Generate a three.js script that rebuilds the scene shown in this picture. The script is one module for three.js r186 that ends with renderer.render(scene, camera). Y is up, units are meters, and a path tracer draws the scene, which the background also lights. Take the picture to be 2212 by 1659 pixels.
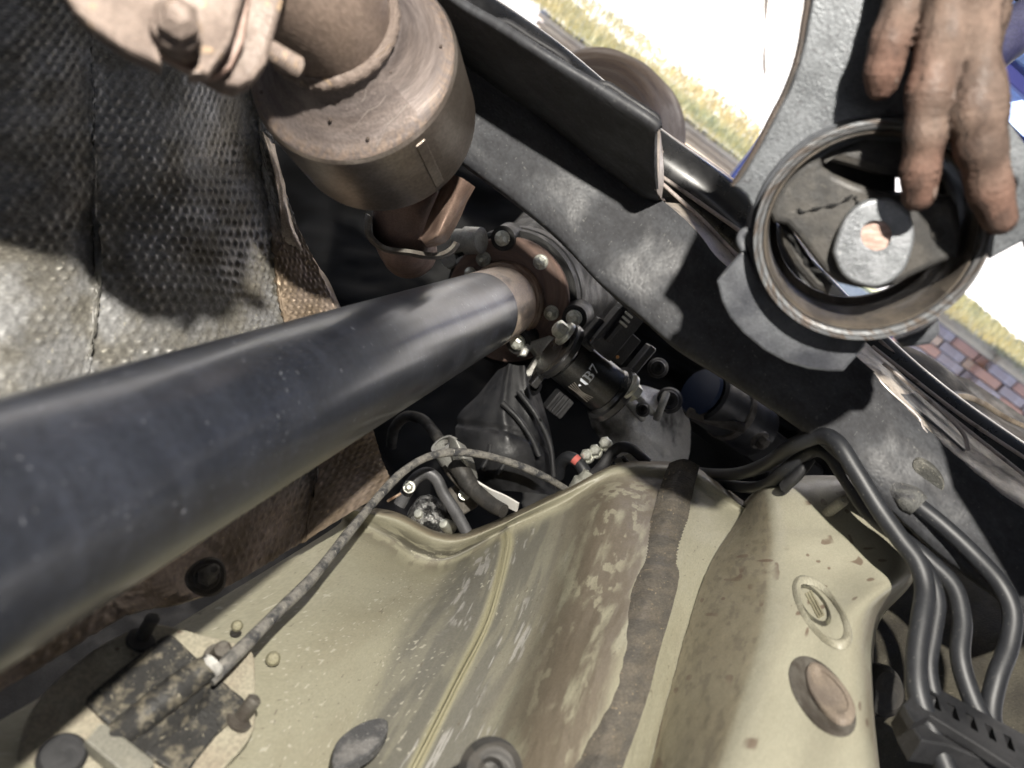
import * as THREE from 'three';
import { mergeGeometries, mergeVertices, toCreasedNormals } from 'three/addons/utils/BufferGeometryUtils.js';
import { MarchingCubes } from 'three/addons/objects/MarchingCubes.js';
import { FontLoader } from 'three/addons/loaders/FontLoader.js';
import { TextGeometry } from 'three/addons/geometries/TextGeometry.js';

// ---------------------------------------------------------------- camera, sky, sun, work lamp, exposure
const scene = new THREE.Scene();
const V = (x, y, z) => new THREE.Vector3(x, y, z);
const EYE = V(0, 0.42, 0), PITCH = 20 * Math.PI / 180;
const FWD = V(0, Math.sin(PITCH), -Math.cos(PITCH)), R0 = V(1, 0, 0), U0 = V(0, Math.cos(PITCH), Math.sin(PITCH));
const RIGHT = R0.clone().multiplyScalar(-0.8).addScaledVector(U0, -0.6);
const UP = R0.clone().multiplyScalar(0.6).addScaledVector(U0, -0.8);
const CAM = new THREE.Matrix4().makeBasis(RIGHT, UP, FWD.clone().negate()).setPosition(EYE);
const FPX = 1534;
const camera = new THREE.PerspectiveCamera(2 * Math.atan(829.5 / FPX) * 180 / Math.PI, 4 / 3, 0.02, 400);
camera.position.copy(EYE);
camera.quaternion.setFromRotationMatrix(CAM);
camera.focus = 0.56;
camera.userData.fStop = 6.8;

const SUN_DIR = V(-0.35, 0.95, -0.62).normalize();
{
  const w = 64, h = 32, data = new Float32Array(w * h * 4);
  for (let j = 0; j < h; j++) {
    const el = Math.max(0, Math.sin(((j + 0.5) / h - 0.5) * Math.PI)), k = Math.pow(1 - el, 3);
    for (let i = 0; i < w; i++) data.set([0.16 + 0.5 * k, 0.27 + 0.42 * k, 0.55 + 0.2 * k, 1], (j * w + i) * 4);
  }
  const sky = new THREE.DataTexture(data, w, h, THREE.RGBAFormat, THREE.FloatType);
  sky.mapping = THREE.EquirectangularReflectionMapping;
  sky.magFilter = THREE.LinearFilter;
  sky.needsUpdate = true;
  scene.background = sky;
  scene.environment = sky;
}
const sun = new THREE.DirectionalLight(0xfff2e0, 4.5);
sun.name = 'sun';
sun.position.copy(SUN_DIR).multiplyScalar(30);
sun.castShadow = true;
Object.assign(sun.shadow.camera, { left: -14, right: 14, top: 14, bottom: -14, far: 80 });
scene.add(sun, sun.target);

const renderer = new THREE.WebGLRenderer({ antialias: true });
renderer.toneMapping = THREE.LinearToneMapping;
renderer.toneMappingExposure = 4.4;
renderer.shadowMap.enabled = true;

// ---------------------------------------------------------------- helpers
const camPt = (x, y, z) => V(x, y, z).applyMatrix4(CAM);
const at = (x, y, d) => camPt((x - 1106) / FPX * d, (829.5 - y) / FPX * d, -d);          // photo coordinates and a distance -> a place
const dirOf = (x, y, z) => V(x, y, z).transformDirection(CAM);
const clamp = (x, a = 0, b = 1) => Math.min(b, Math.max(a, x)), mixn = (a, b, t) => a + (b - a) * t;
const sstep = (a, b, x) => { const t = clamp((x - a) / (b - a)); return t * t * (3 - 2 * t); };
let seed = 7;
const rnd = () => { seed = (seed * 1664525 + 1013904223) >>> 0; return seed / 4294967296; };
const rr = (a, b) => a + (b - a) * rnd();
const hash = (x, y, z) => { let h = (x * 374761393 + y * 668265263 + z * 2147483647) | 0; h = Math.imul(h ^ (h >>> 13), 1274126177); return ((h ^ (h >>> 16)) >>> 0) / 4294967296; };
function vnoise(x, y, z = 0, per = 0) {
  const X = Math.floor(x), Y = Math.floor(y), Z = Math.floor(z), w = (t) => t * t * (3 - 2 * t), fx = w(x - X), fy = w(y - Y), fz = w(z - Z);
  const m = per ? (n) => ((n % per) + per) % per : (n) => n;
  const c = (i, j, k) => hash(m(X + i), m(Y + j), Z + k);
  const a = mixn(mixn(c(0, 0, 0), c(1, 0, 0), fx), mixn(c(0, 1, 0), c(1, 1, 0), fx), fy);
  return fz ? mixn(a, mixn(mixn(c(0, 0, 1), c(1, 0, 1), fx), mixn(c(0, 1, 1), c(1, 1, 1), fx), fy), fz) : a;
}
function fbm(x, y, z = 0, per = 0, oct = 4) {
  let s = 0, a = 0.5, n = 0;
  for (let i = 0; i < oct; i++) { s += a * vnoise(x, y, z + i * 17, per); n += a; a *= 0.5; x *= 2; y *= 2; per *= 2; }
  return s / n;
}
const toS = (c) => (c <= 0.0031308 ? 12.92 * c : 1.055 * Math.pow(c, 1 / 2.4) - 0.055);

const creased = (g, a) => { g.scale(2000, 2000, 2000); const h = toCreasedNormals(g, a); h.scale(0.0005, 0.0005, 0.0005); return h; };   // the addon joins corners within a hundredth of a unit
const used = {};
function numbered(name) { const n = used[name] = (used[name] ?? -1) + 1; return n ? `${name}_${String(n).padStart(3, '0')}` : name; }
function thing(name, label, category, base, group) {
  const o = new THREE.Group();
  o.name = numbered(name); o.position.copy(base); o.userData = { label, category, base: 0 };
  if (group) o.userData.group = group;
  delete o.userData.base;
  scene.add(o);
  return o;
}
function placeOf(o) { const p = V(0, 0, 0); for (; o && o !== scene; o = o.parent) p.add(o.position); return p; }
// a part: its geometry is given in the scene's own metres and stored relative to the thing it belongs to
function part(name, geo, mat, parent, label) {
  const g = Array.isArray(geo) ? merge(geo) : geo, p = placeOf(parent);
  g.translate(-p.x, -p.y, -p.z);
  const m = new THREE.Mesh(g, mat);
  m.name = name; m.castShadow = m.receiveShadow = true;
  if (label) m.userData.label = label;
  parent.add(m);
  return m;
}
function structure(name, geo, mat, label, kind = 'structure') {
  const m = new THREE.Mesh(Array.isArray(geo) ? merge(geo) : geo, mat);
  m.name = numbered(name); m.castShadow = m.receiveShadow = true; m.userData = { kind, label };
  scene.add(m);
  return m;
}
function merge(list) {
  return mergeGeometries(list.map((g) => {
    let h = g.index ? g.toNonIndexed() : g.clone();
    for (const k of Object.keys(h.attributes)) if (!['position', 'normal', 'uv'].includes(k)) h.deleteAttribute(k);
    return h;
  }));
}
function boxUV(g, s = 1) {
  const p = g.attributes.position, n = g.attributes.normal, uv = new Float32Array(p.count * 2);
  for (let i = 0; i < p.count; i++) {
    const ax = Math.abs(n.getX(i)), ay = Math.abs(n.getY(i)), az = Math.abs(n.getZ(i));
    const [a, b] = ax > ay && ax > az ? [p.getY(i), p.getZ(i)] : ay > az ? [p.getX(i), p.getZ(i)] : [p.getX(i), p.getY(i)];
    uv[i * 2] = a * s; uv[i * 2 + 1] = b * s;
  }
  g.setAttribute('uv', new THREE.BufferAttribute(uv, 2));
  return g;
}
// a smooth surface through a grid of points; disp(u, v, p) pushes along the normal, thick gives it a back
function patch(rows, nu, nv, { disp, color, thick = 0, uv1 = false } = {}) {
  const R = rows.length, C = rows[0].length;
  const cr = (a, b, c, d, t) => 0.5 * (2 * b + (c - a) * t + (2 * a - 5 * b + 4 * c - d) * t * t + (3 * b - a - 3 * c + d) * t * t * t);
  const pick = (arr, f, get) => {
    const n = arr.length - 1, i = Math.min(n - 1, Math.floor(f * n)), t = f * n - i, q = (k) => get(arr[clamp(k, 0, n)]);
    const p0 = q(i - 1), p1 = q(i), p2 = q(i + 1), p3 = q(i + 2);
    return [0, 1, 2].map((k) => cr(p0[k], p1[k], p2[k], p3[k], t));
  };
  const pos = [], uvs = [], cols = [], st = [];
  const grid = [];
  for (let j = 0; j <= nv; j++) {
    const v = j / nv;
    const line = [];
    for (let c = 0; c < C; c++) line.push(pick(rows, v, (r) => { const p = r[c]; return [p.x, p.y, p.z]; }));
    for (let i = 0; i <= nu; i++) { const p = pick(line, i / nu, (x) => x); grid.push(V(...p)); }
  }
  const W = nu + 1, G = (i, j) => grid[clamp(j, 0, nv) * W + clamp(i, 0, nu)];
  // lengths for uv in metres
  const midJ = nv >> 1, midI = nu >> 1, su = [0], sv = [0];
  for (let i = 1; i <= nu; i++) su.push(su[i - 1] + G(i, midJ).distanceTo(G(i - 1, midJ)));
  for (let j = 1; j <= nv; j++) sv.push(sv[j - 1] + G(midI, j).distanceTo(G(midI, j - 1)));
  const normal = (i, j) => V().subVectors(G(i + 1, j), G(i - 1, j)).cross(V().subVectors(G(i, j + 1), G(i, j - 1))).normalize();
  const out = [];
  for (let j = 0; j <= nv; j++) for (let i = 0; i <= nu; i++) {
    const p = G(i, j).clone();
    let n = normal(i, j);
    if (n.dot(V().subVectors(EYE, p)) < 0 && !thick) { /* orientation is settled by the caller */ }
    if (disp) p.addScaledVector(n, -disp(i / nu, j / nv, su[i], sv[j], p));
    out.push(p);
    pos.push(p.x, p.y, p.z); uvs.push(su[i], sv[j]); if (uv1) st.push(i / nu, j / nv);
    if (color) cols.push(...color(i / nu, j / nv, su[i], sv[j], p));
  }
  const idx = [];
  for (let j = 0; j < nv; j++) for (let i = 0; i < nu; i++) { const a = j * W + i, b = a + 1, c = a + W, d = c + 1; idx.push(a, c, b, b, c, d); }
  let g = new THREE.BufferGeometry();
  g.setAttribute('position', new THREE.Float32BufferAttribute(pos, 3));
  g.setAttribute('uv', new THREE.Float32BufferAttribute(uvs, 2));
  if (color) g.setAttribute('color', new THREE.Float32BufferAttribute(cols, 3));
  g.setIndex(idx);
  g.computeVertexNormals();
  if (thick) {                                             // a back and a rim with their own vertices, so that edges stay crisp
    const n = g.attributes.normal, stp = nu > 200 ? 8 : nu > 60 ? 4 : 1, IX = [], JX = [];
    for (let i = 0; i < nu; i += stp) IX.push(i); IX.push(nu);
    for (let j = 0; j < nv; j += stp) JX.push(j); JX.push(nv);
    const nor = Array.from(n.array), idx2 = idx.slice();
    const add = (k, off, nx, ny, nz) => { pos.push(out[k].x - n.getX(k) * off, out[k].y - n.getY(k) * off, out[k].z - n.getZ(k) * off); uvs.push(uvs[k * 2], uvs[k * 2 + 1]); if (uv1) st.push(st[k * 2], st[k * 2 + 1]); if (color) cols.push(cols[k * 3], cols[k * 3 + 1], cols[k * 3 + 2]); nor.push(nx, ny, nz); return pos.length / 3 - 1; };
    const B = JX.map((j) => IX.map((i) => { const k = j * W + i; return add(k, thick, -n.getX(k), -n.getY(k), -n.getZ(k)); }));
    for (let j = 0; j < JX.length - 1; j++) for (let i = 0; i < IX.length - 1; i++) idx2.push(B[j][i], B[j][i + 1], B[j + 1][i], B[j][i + 1], B[j + 1][i + 1], B[j + 1][i]);
    const rim = (a, b) => {
      const e = V().subVectors(out[b], out[a]), N = V(n.getX(a), n.getY(a), n.getZ(a)), r = e.cross(N).normalize();
      const q = [add(a, 0, r.x, r.y, r.z), add(b, 0, r.x, r.y, r.z), add(b, thick, r.x, r.y, r.z), add(a, thick, r.x, r.y, r.z)];
      idx2.push(q[0], q[2], q[1], q[0], q[3], q[2]);
    };
    for (let i = 0; i < nu; i++) { rim(i + 1, i); rim(nv * W + i, nv * W + i + 1); }
    for (let j = 0; j < nv; j++) { rim(j * W, (j + 1) * W); rim((j + 1) * W + nu, j * W + nu); }
    g = new THREE.BufferGeometry();
    g.setAttribute('position', new THREE.Float32BufferAttribute(pos, 3));
    g.setAttribute('normal', new THREE.Float32BufferAttribute(nor, 3));
    g.setAttribute('uv', new THREE.Float32BufferAttribute(uvs, 2));
    if (color) g.setAttribute('color', new THREE.Float32BufferAttribute(cols, 3));
    g.setIndex(idx2);
  }
  if (uv1) g.setAttribute('uv1', new THREE.Float32BufferAttribute(st, 2));
  return g;
}
// the place of a surface (without its relief) under photo coordinates, and its normal
function surfacePoint(rows, x, y) {
  const cr = (a, b, c, d, t) => 0.5 * (2 * b + (c - a) * t + (2 * a - 5 * b + 4 * c - d) * t * t + (3 * b - a - 3 * c + d) * t * t * t);
  const pick = (arr, f) => { const n = arr.length - 1, i = Math.min(n - 1, Math.floor(f * n)), t = f * n - i, q = (k) => arr[clamp(k, 0, n)]; const [a, b, c, d] = [q(i - 1), q(i), q(i + 1), q(i + 2)]; return V(cr(a.x, b.x, c.x, d.x, t), cr(a.y, b.y, c.y, d.y, t), cr(a.z, b.z, c.z, d.z, t)); };
  const ev = (u, v) => pick(rows[0].map((_, c) => pick(rows.map((r) => r[c]), v)), u);
  const ray = V().subVectors(at(x, y, 1), EYE).normalize(), off = (p) => { const q = V().subVectors(p, EYE); return q.addScaledVector(ray, -q.dot(ray)).length(); };
  let bu = 0.5, bv = 0.5, best = 9, w = 0.5;
  for (let k = 0; k < 7; k++) {
    const u0 = bu, v0 = bv;
    for (let i = -8; i <= 8; i++) for (let j = -8; j <= 8; j++) { const u = clamp(u0 + i / 8 * w, 0, 0.9999), v = clamp(v0 + j / 8 * w, 0, 0.9999), d = off(ev(u, v)); if (d < best) { best = d; bu = u; bv = v; } }
    w *= 0.25;
  }
  const p = ev(bu, bv), n = V().subVectors(ev(clamp(bu + 0.004, 0, 0.9999), bv), p).cross(V().subVectors(ev(bu, clamp(bv + 0.004, 0, 0.9999)), p)).normalize();
  if (n.dot(V().subVectors(EYE, p)) < 0) n.negate();
  return { p, n };
}
// a disc, ring or dish laid on such a surface: ellipse in photo coordinates, profile = [share of radius, height] pairs
function drape(rows, cx, cy, a, b, rot, profile, n = 48) {
  const pos = [], uv = [], idx = [];
  profile.forEach(([k, h]) => ellipsePts(cx, cy, a * Math.max(k, 0.01), b * Math.max(k, 0.01), rot, n).forEach(([x, y], i) => { const s = surfacePoint(rows, x, y); s.p.addScaledVector(s.n, h); pos.push(s.p.x, s.p.y, s.p.z); uv.push(Math.cos(i / n * 6.283) * k * 0.02, Math.sin(i / n * 6.283) * k * 0.02); }));
  for (let j = 0; j < profile.length - 1; j++) for (let i = 0; i < n; i++) { const A = j * n + i, B = j * n + (i + 1) % n; idx.push(A, B, A + n, B, B + n, A + n); }
  const g = new THREE.BufferGeometry();
  g.setAttribute('position', new THREE.Float32BufferAttribute(pos, 3)); g.setAttribute('uv', new THREE.Float32BufferAttribute(uv, 2)); g.setIndex(idx);
  return creased(g, 0.9);
}
// a body turned about the line o + t * dir; profile: [t, radius] pairs; wob(angle, t) scales the radius
function revolve(o, dir, profile, seg = 64, { wob, crease = 0.6, color } = {}) {
  const d = dir.clone().normalize(), a = Math.abs(d.y) < 0.9 ? V(0, 1, 0).cross(d).normalize() : V(1, 0, 0).cross(d).normalize(), b = d.clone().cross(a);
  const pos = [], uv = [], idx = [], cols = [];
  let s = 0;
  profile.forEach(([t, r], j) => {
    if (j) s += Math.hypot(t - profile[j - 1][0], r - profile[j - 1][1]);
    for (let i = 0; i <= seg; i++) {
      const an = (i % seg) / seg * Math.PI * 2, q = r * (wob ? wob(an, t) : 1);
      const p = o.clone().addScaledVector(d, t).addScaledVector(a, Math.cos(an) * q).addScaledVector(b, Math.sin(an) * q);
      pos.push(p.x, p.y, p.z); uv.push(i / seg * Math.PI * 2 * Math.max(r, 0.004), s);
      if (color) cols.push(...color(an, t, r, p));
    }
  });
  const W = seg + 1;
  for (let j = 0; j < profile.length - 1; j++) for (let i = 0; i < seg; i++) { const k = j * W + i; idx.push(k, k + 1, k + W, k + 1, k + W + 1, k + W); }
  const g = new THREE.BufferGeometry();
  g.setAttribute('position', new THREE.Float32BufferAttribute(pos, 3));
  g.setAttribute('uv', new THREE.Float32BufferAttribute(uv, 2));
  if (color) g.setAttribute('color', new THREE.Float32BufferAttribute(cols, 3));
  g.setIndex(idx);
  return creased(g, crease);
}
// a round bar along a smooth path; rad is a number or a function of 0..1
function sweep(pts, rad, { n = 120, seg = 20, color, tension = 0.5, flat = 1, side } = {}) {
  const curve = new THREE.CatmullRomCurve3(pts, false, 'centripetal', tension), L = curve.getLength(), P = curve.getSpacedPoints(n);
  const pos = [], uv = [], idx = [], cols = [], r = typeof rad === 'number' ? () => rad : rad;
  let N = null;
  for (let j = 0; j <= n; j++) {
    const T = V().subVectors(P[Math.min(n, j + 1)], P[Math.max(0, j - 1)]).normalize();
    N = N ? N.addScaledVector(T, -N.dot(T)).normalize() : (side ? side.clone() : Math.abs(T.y) < 0.9 ? V(0, 1, 0) : V(1, 0, 0)).addScaledVector(T, -(side ? side.dot(T) : Math.abs(T.y) < 0.9 ? T.y : T.x)).normalize();
    const B = T.clone().cross(N), q = r(j / n, j / n * L);
    for (let i = 0; i <= seg; i++) {
      const an = (i % seg) / seg * Math.PI * 2, p = P[j].clone().addScaledVector(N, Math.cos(an) * q).addScaledVector(B, Math.sin(an) * q * flat);
      pos.push(p.x, p.y, p.z); uv.push(i / seg * 6.283 * q, j / n * L);
      if (color) cols.push(...color(an, j / n, p));
    }
  }
  const W = seg + 1;
  for (let j = 0; j < n; j++) for (let i = 0; i < seg; i++) { const k = j * W + i; idx.push(k, k + 1, k + W, k + 1, k + W + 1, k + W); }
  for (const [j, f] of [[0, 1], [n, 0]]) {
    const c = pos.length / 3;
    pos.push(P[j].x, P[j].y, P[j].z); uv.push(0, 0);
    if (color) cols.push(...color(0, j / n, P[j]));
    for (let i = 0; i < seg; i++) { const k = j * W + i; f ? idx.push(c, k + 1, k) : idx.push(c, k, k + 1); }
  }
  const g = new THREE.BufferGeometry();
  g.setAttribute('position', new THREE.Float32BufferAttribute(pos, 3));
  g.setAttribute('uv', new THREE.Float32BufferAttribute(uv, 2));
  if (color) g.setAttribute('color', new THREE.Float32BufferAttribute(cols, 3));
  g.setIndex(idx);
  return creased(g, 0.9);
}
// a flat plate: its outline is read where sight lines meet the plane; thick goes away from the viewer
function plane3(a, b, c) {
  const n = V().subVectors(b, a).cross(V().subVectors(c, a)).normalize();
  if (n.dot(V().subVectors(EYE, a)) < 0) n.negate();
  const e1 = V().subVectors(b, a).normalize(), e2 = n.clone().cross(e1);
  const P = { o: a.clone(), n, e1, e2 };
  P.hit = (x, y) => { const d = V().subVectors(at(x, y, 1), EYE), t = V().subVectors(P.o, EYE).dot(n) / d.dot(n); return EYE.clone().addScaledVector(d, t); };
  P.to2 = (p) => { const q = V().subVectors(p, P.o); return new THREE.Vector2(q.dot(e1), q.dot(e2)); };
  P.shift = (h) => { const Q = plane3(a, b, c); Q.o.addScaledVector(n, h); return Q; };
  P.M = () => new THREE.Matrix4().makeBasis(e1, e2, n).setPosition(P.o);
  return P;
}
const facing = (x, y, d, tx = 0, ty = 0) => {           // a plane at a place, square to the line of sight but tipped by tx, ty
  const c = at(x, y, d), n = V().subVectors(EYE, c).normalize(), a = dirOf(1, 0, 0), e1 = a.addScaledVector(n, -a.dot(n)).normalize(), e2 = n.clone().cross(e1);
  const m = n.clone().addScaledVector(e1, tx).addScaledVector(e2, ty).normalize();
  const f1 = e1.addScaledVector(m, -e1.dot(m)).normalize(), f2 = m.clone().cross(f1);
  return plane3(c, c.clone().add(f1), c.clone().add(f2));
};
function outline(P, pts, smooth) {
  const q = pts.map(([x, y]) => P.to2(P.hit(x, y)));
  return smooth ? new THREE.SplineCurve([...q, q[0]]).getSpacedPoints(smooth) : q;
}
const ellipsePts = (cx, cy, a, b, rot = 0, n = 40) => Array.from({ length: n }, (_, i) => { const t = i / n * 2 * Math.PI, x = a * Math.cos(t), y = b * Math.sin(t); return [cx + x * Math.cos(rot) - y * Math.sin(rot), cy + x * Math.sin(rot) + y * Math.cos(rot)]; });
function plate(P, pts, thick, { holes = [], bevel = 0.0006, smooth = 0, up = 0, seg = 2 } = {}) {
  const s = new THREE.Shape(outline(P, pts, smooth));
  for (const h of holes) s.holes.push(new THREE.Path(outline(P, h.pts ?? h, h.smooth ?? 0)));
  const g = new THREE.ExtrudeGeometry(s, { depth: thick, bevelEnabled: bevel > 0, bevelThickness: bevel, bevelSize: bevel, bevelOffset: -bevel, bevelSegments: seg, curveSegments: 24 });
  g.translate(0, 0, up - thick - bevel);
  g.applyMatrix4(P.M());
  return g;
}
function hexHead(o, ax, r, h, { washer = 1.45, stud = 0, dome = 0.15 } = {}) {
  const d = ax.clone().normalize(), g = [];
  g.push(revolve(o, d, [[-0.001, 0], [-0.001, r * washer], [h * 0.16, r * washer], [h * 0.26, r * (washer - 0.12)], [h * 0.26, 0]], 28));
  const hex = revolve(o, d, [[h * 0.2, r * 0.99], [h * 0.9, r], [h, r * 0.86], [h + h * dome, r * 0.5], [h + h * dome, 0]], 6, { crease: 0.3 });
  g.push(hex);
  if (stud) g.push(revolve(o, d, [[h, 0], [h, r * 0.52], [h + stud * 0.85, r * 0.52], [h + stud, r * 0.4], [h + stud, r * 0.24], [h + stud * 0.6, r * 0.2], [h + stud * 0.6, 0]], 18));
  return merge(g);
}
function threaded(o, ax, r, len, pitch = 0.0015) {
  const prof = [[0, 0], [0, r]], n = Math.round(len / pitch);
  for (let i = 0; i < n; i++) prof.push([i * pitch + pitch * 0.25, r * 0.84], [i * pitch + pitch * 0.75, r]);
  prof.push([len, r * 0.8], [len + r * 0.2, r * 0.6], [len + r * 0.2, 0]);
  return revolve(o, ax, prof, 20, { crease: 0.3 });
}
function boxAt(c, ax, ay, az, w, h, d, r = 0.001) {        // a box with rounded edges, given by its middle and three directions
  const s = new THREE.Shape(), x = w / 2 - r, y = h / 2 - r;
  s.moveTo(-x - r, -y); s.absarc(-x, -y, r, Math.PI, 1.5 * Math.PI); s.absarc(x, -y, r, -Math.PI / 2, 0); s.absarc(x, y, r, 0, Math.PI / 2); s.absarc(-x, y, r, Math.PI / 2, Math.PI);
  const g = new THREE.ExtrudeGeometry(s, { depth: d - 2 * r * 0.6, bevelEnabled: true, bevelThickness: r * 0.6, bevelSize: r * 0.6, bevelOffset: -r * 0.6, bevelSegments: 2, curveSegments: 4 });
  g.translate(0, 0, -d / 2 + r * 0.6);
  const X = ax.clone().normalize(), Z = az.clone().normalize(), Y = Z.clone().cross(X).normalize();
  g.applyMatrix4(new THREE.Matrix4().makeBasis(Y.clone().cross(Z), Y, Z).setPosition(c));
  return g;
}

// ---------------------------------------------------------------- materials
const TS = 512;
function tex(f, srgb, size = TS) {
  const d = new Uint8Array(size * size * 4);
  for (let j = 0; j < size; j++) for (let i = 0; i < size; i++) {
    const c = f(i / size, j / size), o = (j * size + i) * 4;
    for (let k = 0; k < 3; k++) { const x = typeof c === 'number' ? c : c[k]; d[o + k] = clamp(srgb ? toS(x) : x) * 255; }
    d[o + 3] = 255;
  }
  const t = new THREE.DataTexture(d, size, size);
  t.wrapS = t.wrapT = THREE.RepeatWrapping; t.magFilter = THREE.LinearFilter; t.minFilter = THREE.LinearMipmapLinearFilter; t.generateMipmaps = true;
  if (srgb) t.colorSpace = THREE.SRGBColorSpace;
  t.needsUpdate = true;
  return t;
}
const GRAIN = new Float32Array(TS * TS);
for (let j = 0, i = 0; j < TS; j++) for (let x = 0; x < TS; x++, i++) GRAIN[i] = vnoise(x / 4, j / 4, 3, TS / 4);
const ROUGH = tex((u, v) => [0, clamp(0.64 + 0.36 * sstep(0.35, 0.65, fbmP(u, v, 5, [1, 1], 77)) + 0.1 * (GRAIN[Math.round(v * TS) * TS + Math.round(u * TS)] - 0.5)), 0]);
const BUMP = tex((u, v) => clamp(0.55 * fbmP(u, v, 24, [1, 1], 55) + 0.2 * fbmP(u, v, 5, [1, 1], 56) + 0.3 * GRAIN[Math.round(v * TS) * TS + Math.round(u * TS)]));
const lerp3 = (a, b, t) => [mixn(a[0], b[0], t), mixn(a[1], b[1], t), mixn(a[2], b[2], t)];
let zz = 0;
// a worn surface: a = base, b = the dirt or dust lying on it in patches, c = specks; streak stretches the patches
function worn({ a, b, c, cover = 0.5, soft = 0.18, freq = 5, streak = [1, 1], speck = 0, speckFreq = 64, rough = [0.5, 0.8], metal = 0, metalDirt = 0, bump = 0, tile = 0.12, clearcoat = 0, grain = 0.42, vc = false, evenRough = false, flatSheen = 0 }) {
  const z = (zz += 31), th = 1 - cover;
  const map = tex((u, v) => {
    const k = sstep(th - soft, th + soft, fbmP(u, v, freq, streak, z)), g = GRAIN[(Math.round(v * TS) * TS + Math.round(u * TS) + z * 977) % (TS * TS)];
    let q = lerp3(a, b, k);
    if (speck) { const s = sstep(1 - speck - 0.05, 1 - speck + 0.03, vnoise(u * speckFreq, v * speckFreq, z + 9, speckFreq)); if (s) q = lerp3(q, c ?? b, s * (0.4 + 0.6 * g)); }
    const f = 1 + (g - 0.5) * grain;
    return [q[0] * f, q[1] * f, q[2] * f];
  }, true);
  const own = (t) => { const c2 = t.clone(); c2.repeat.set(1 / tile, 1 / tile); c2.needsUpdate = true; return c2; };
  const o = { map, ...(evenRough ? { roughness: (rough[0] + rough[1]) / 2 } : { roughnessMap: own(ROUGH), roughness: rough[1] }), metalness: metal * 0.6 + metalDirt * 0.4, vertexColors: vc };
  map.repeat.set(1 / tile, 1 / tile);
  if (bump) { o.bumpMap = own(BUMP); o.bumpScale = bump; }
  if (flatSheen) return new THREE.MeshPhysicalMaterial({ ...o, specularIntensity: flatSheen });
  const mt = clearcoat ? new THREE.MeshPhysicalMaterial({ ...o, clearcoat, clearcoatRoughness: 0.22 }) : new THREE.MeshStandardMaterial(o);
  return mt;
}
function fbmP(u, v, f, st, z) {                            // repeats at the edge of the texture
  const fx = Math.max(1, Math.round(f * st[0])), fy = Math.max(1, Math.round(f * st[1]));
  let s = 0, a = 0.5, n = 0, k = 1;
  for (let o = 0; o < 5; o++) {
    const x = u * fx * k, y = v * fy * k, X = Math.floor(x), Y = Math.floor(y), px = fx * k, py = fy * k, w = (t) => t * t * (3 - 2 * t), q = (i, j) => hash((X + i) % px, (Y + j) % py, z + o);
    s += a * mixn(mixn(q(0, 0), q(1, 0), w(x - X)), mixn(q(0, 1), q(1, 1), w(x - X)), w(y - Y)); n += a; a *= 0.55; k *= 2;
  }
  return s / n;
}
const plain = (c, r = 0.6, m = 0) => { const t = new THREE.MeshStandardMaterial({ roughness: r, metalness: m }); t.color.setRGB(...c); return t; };
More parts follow.
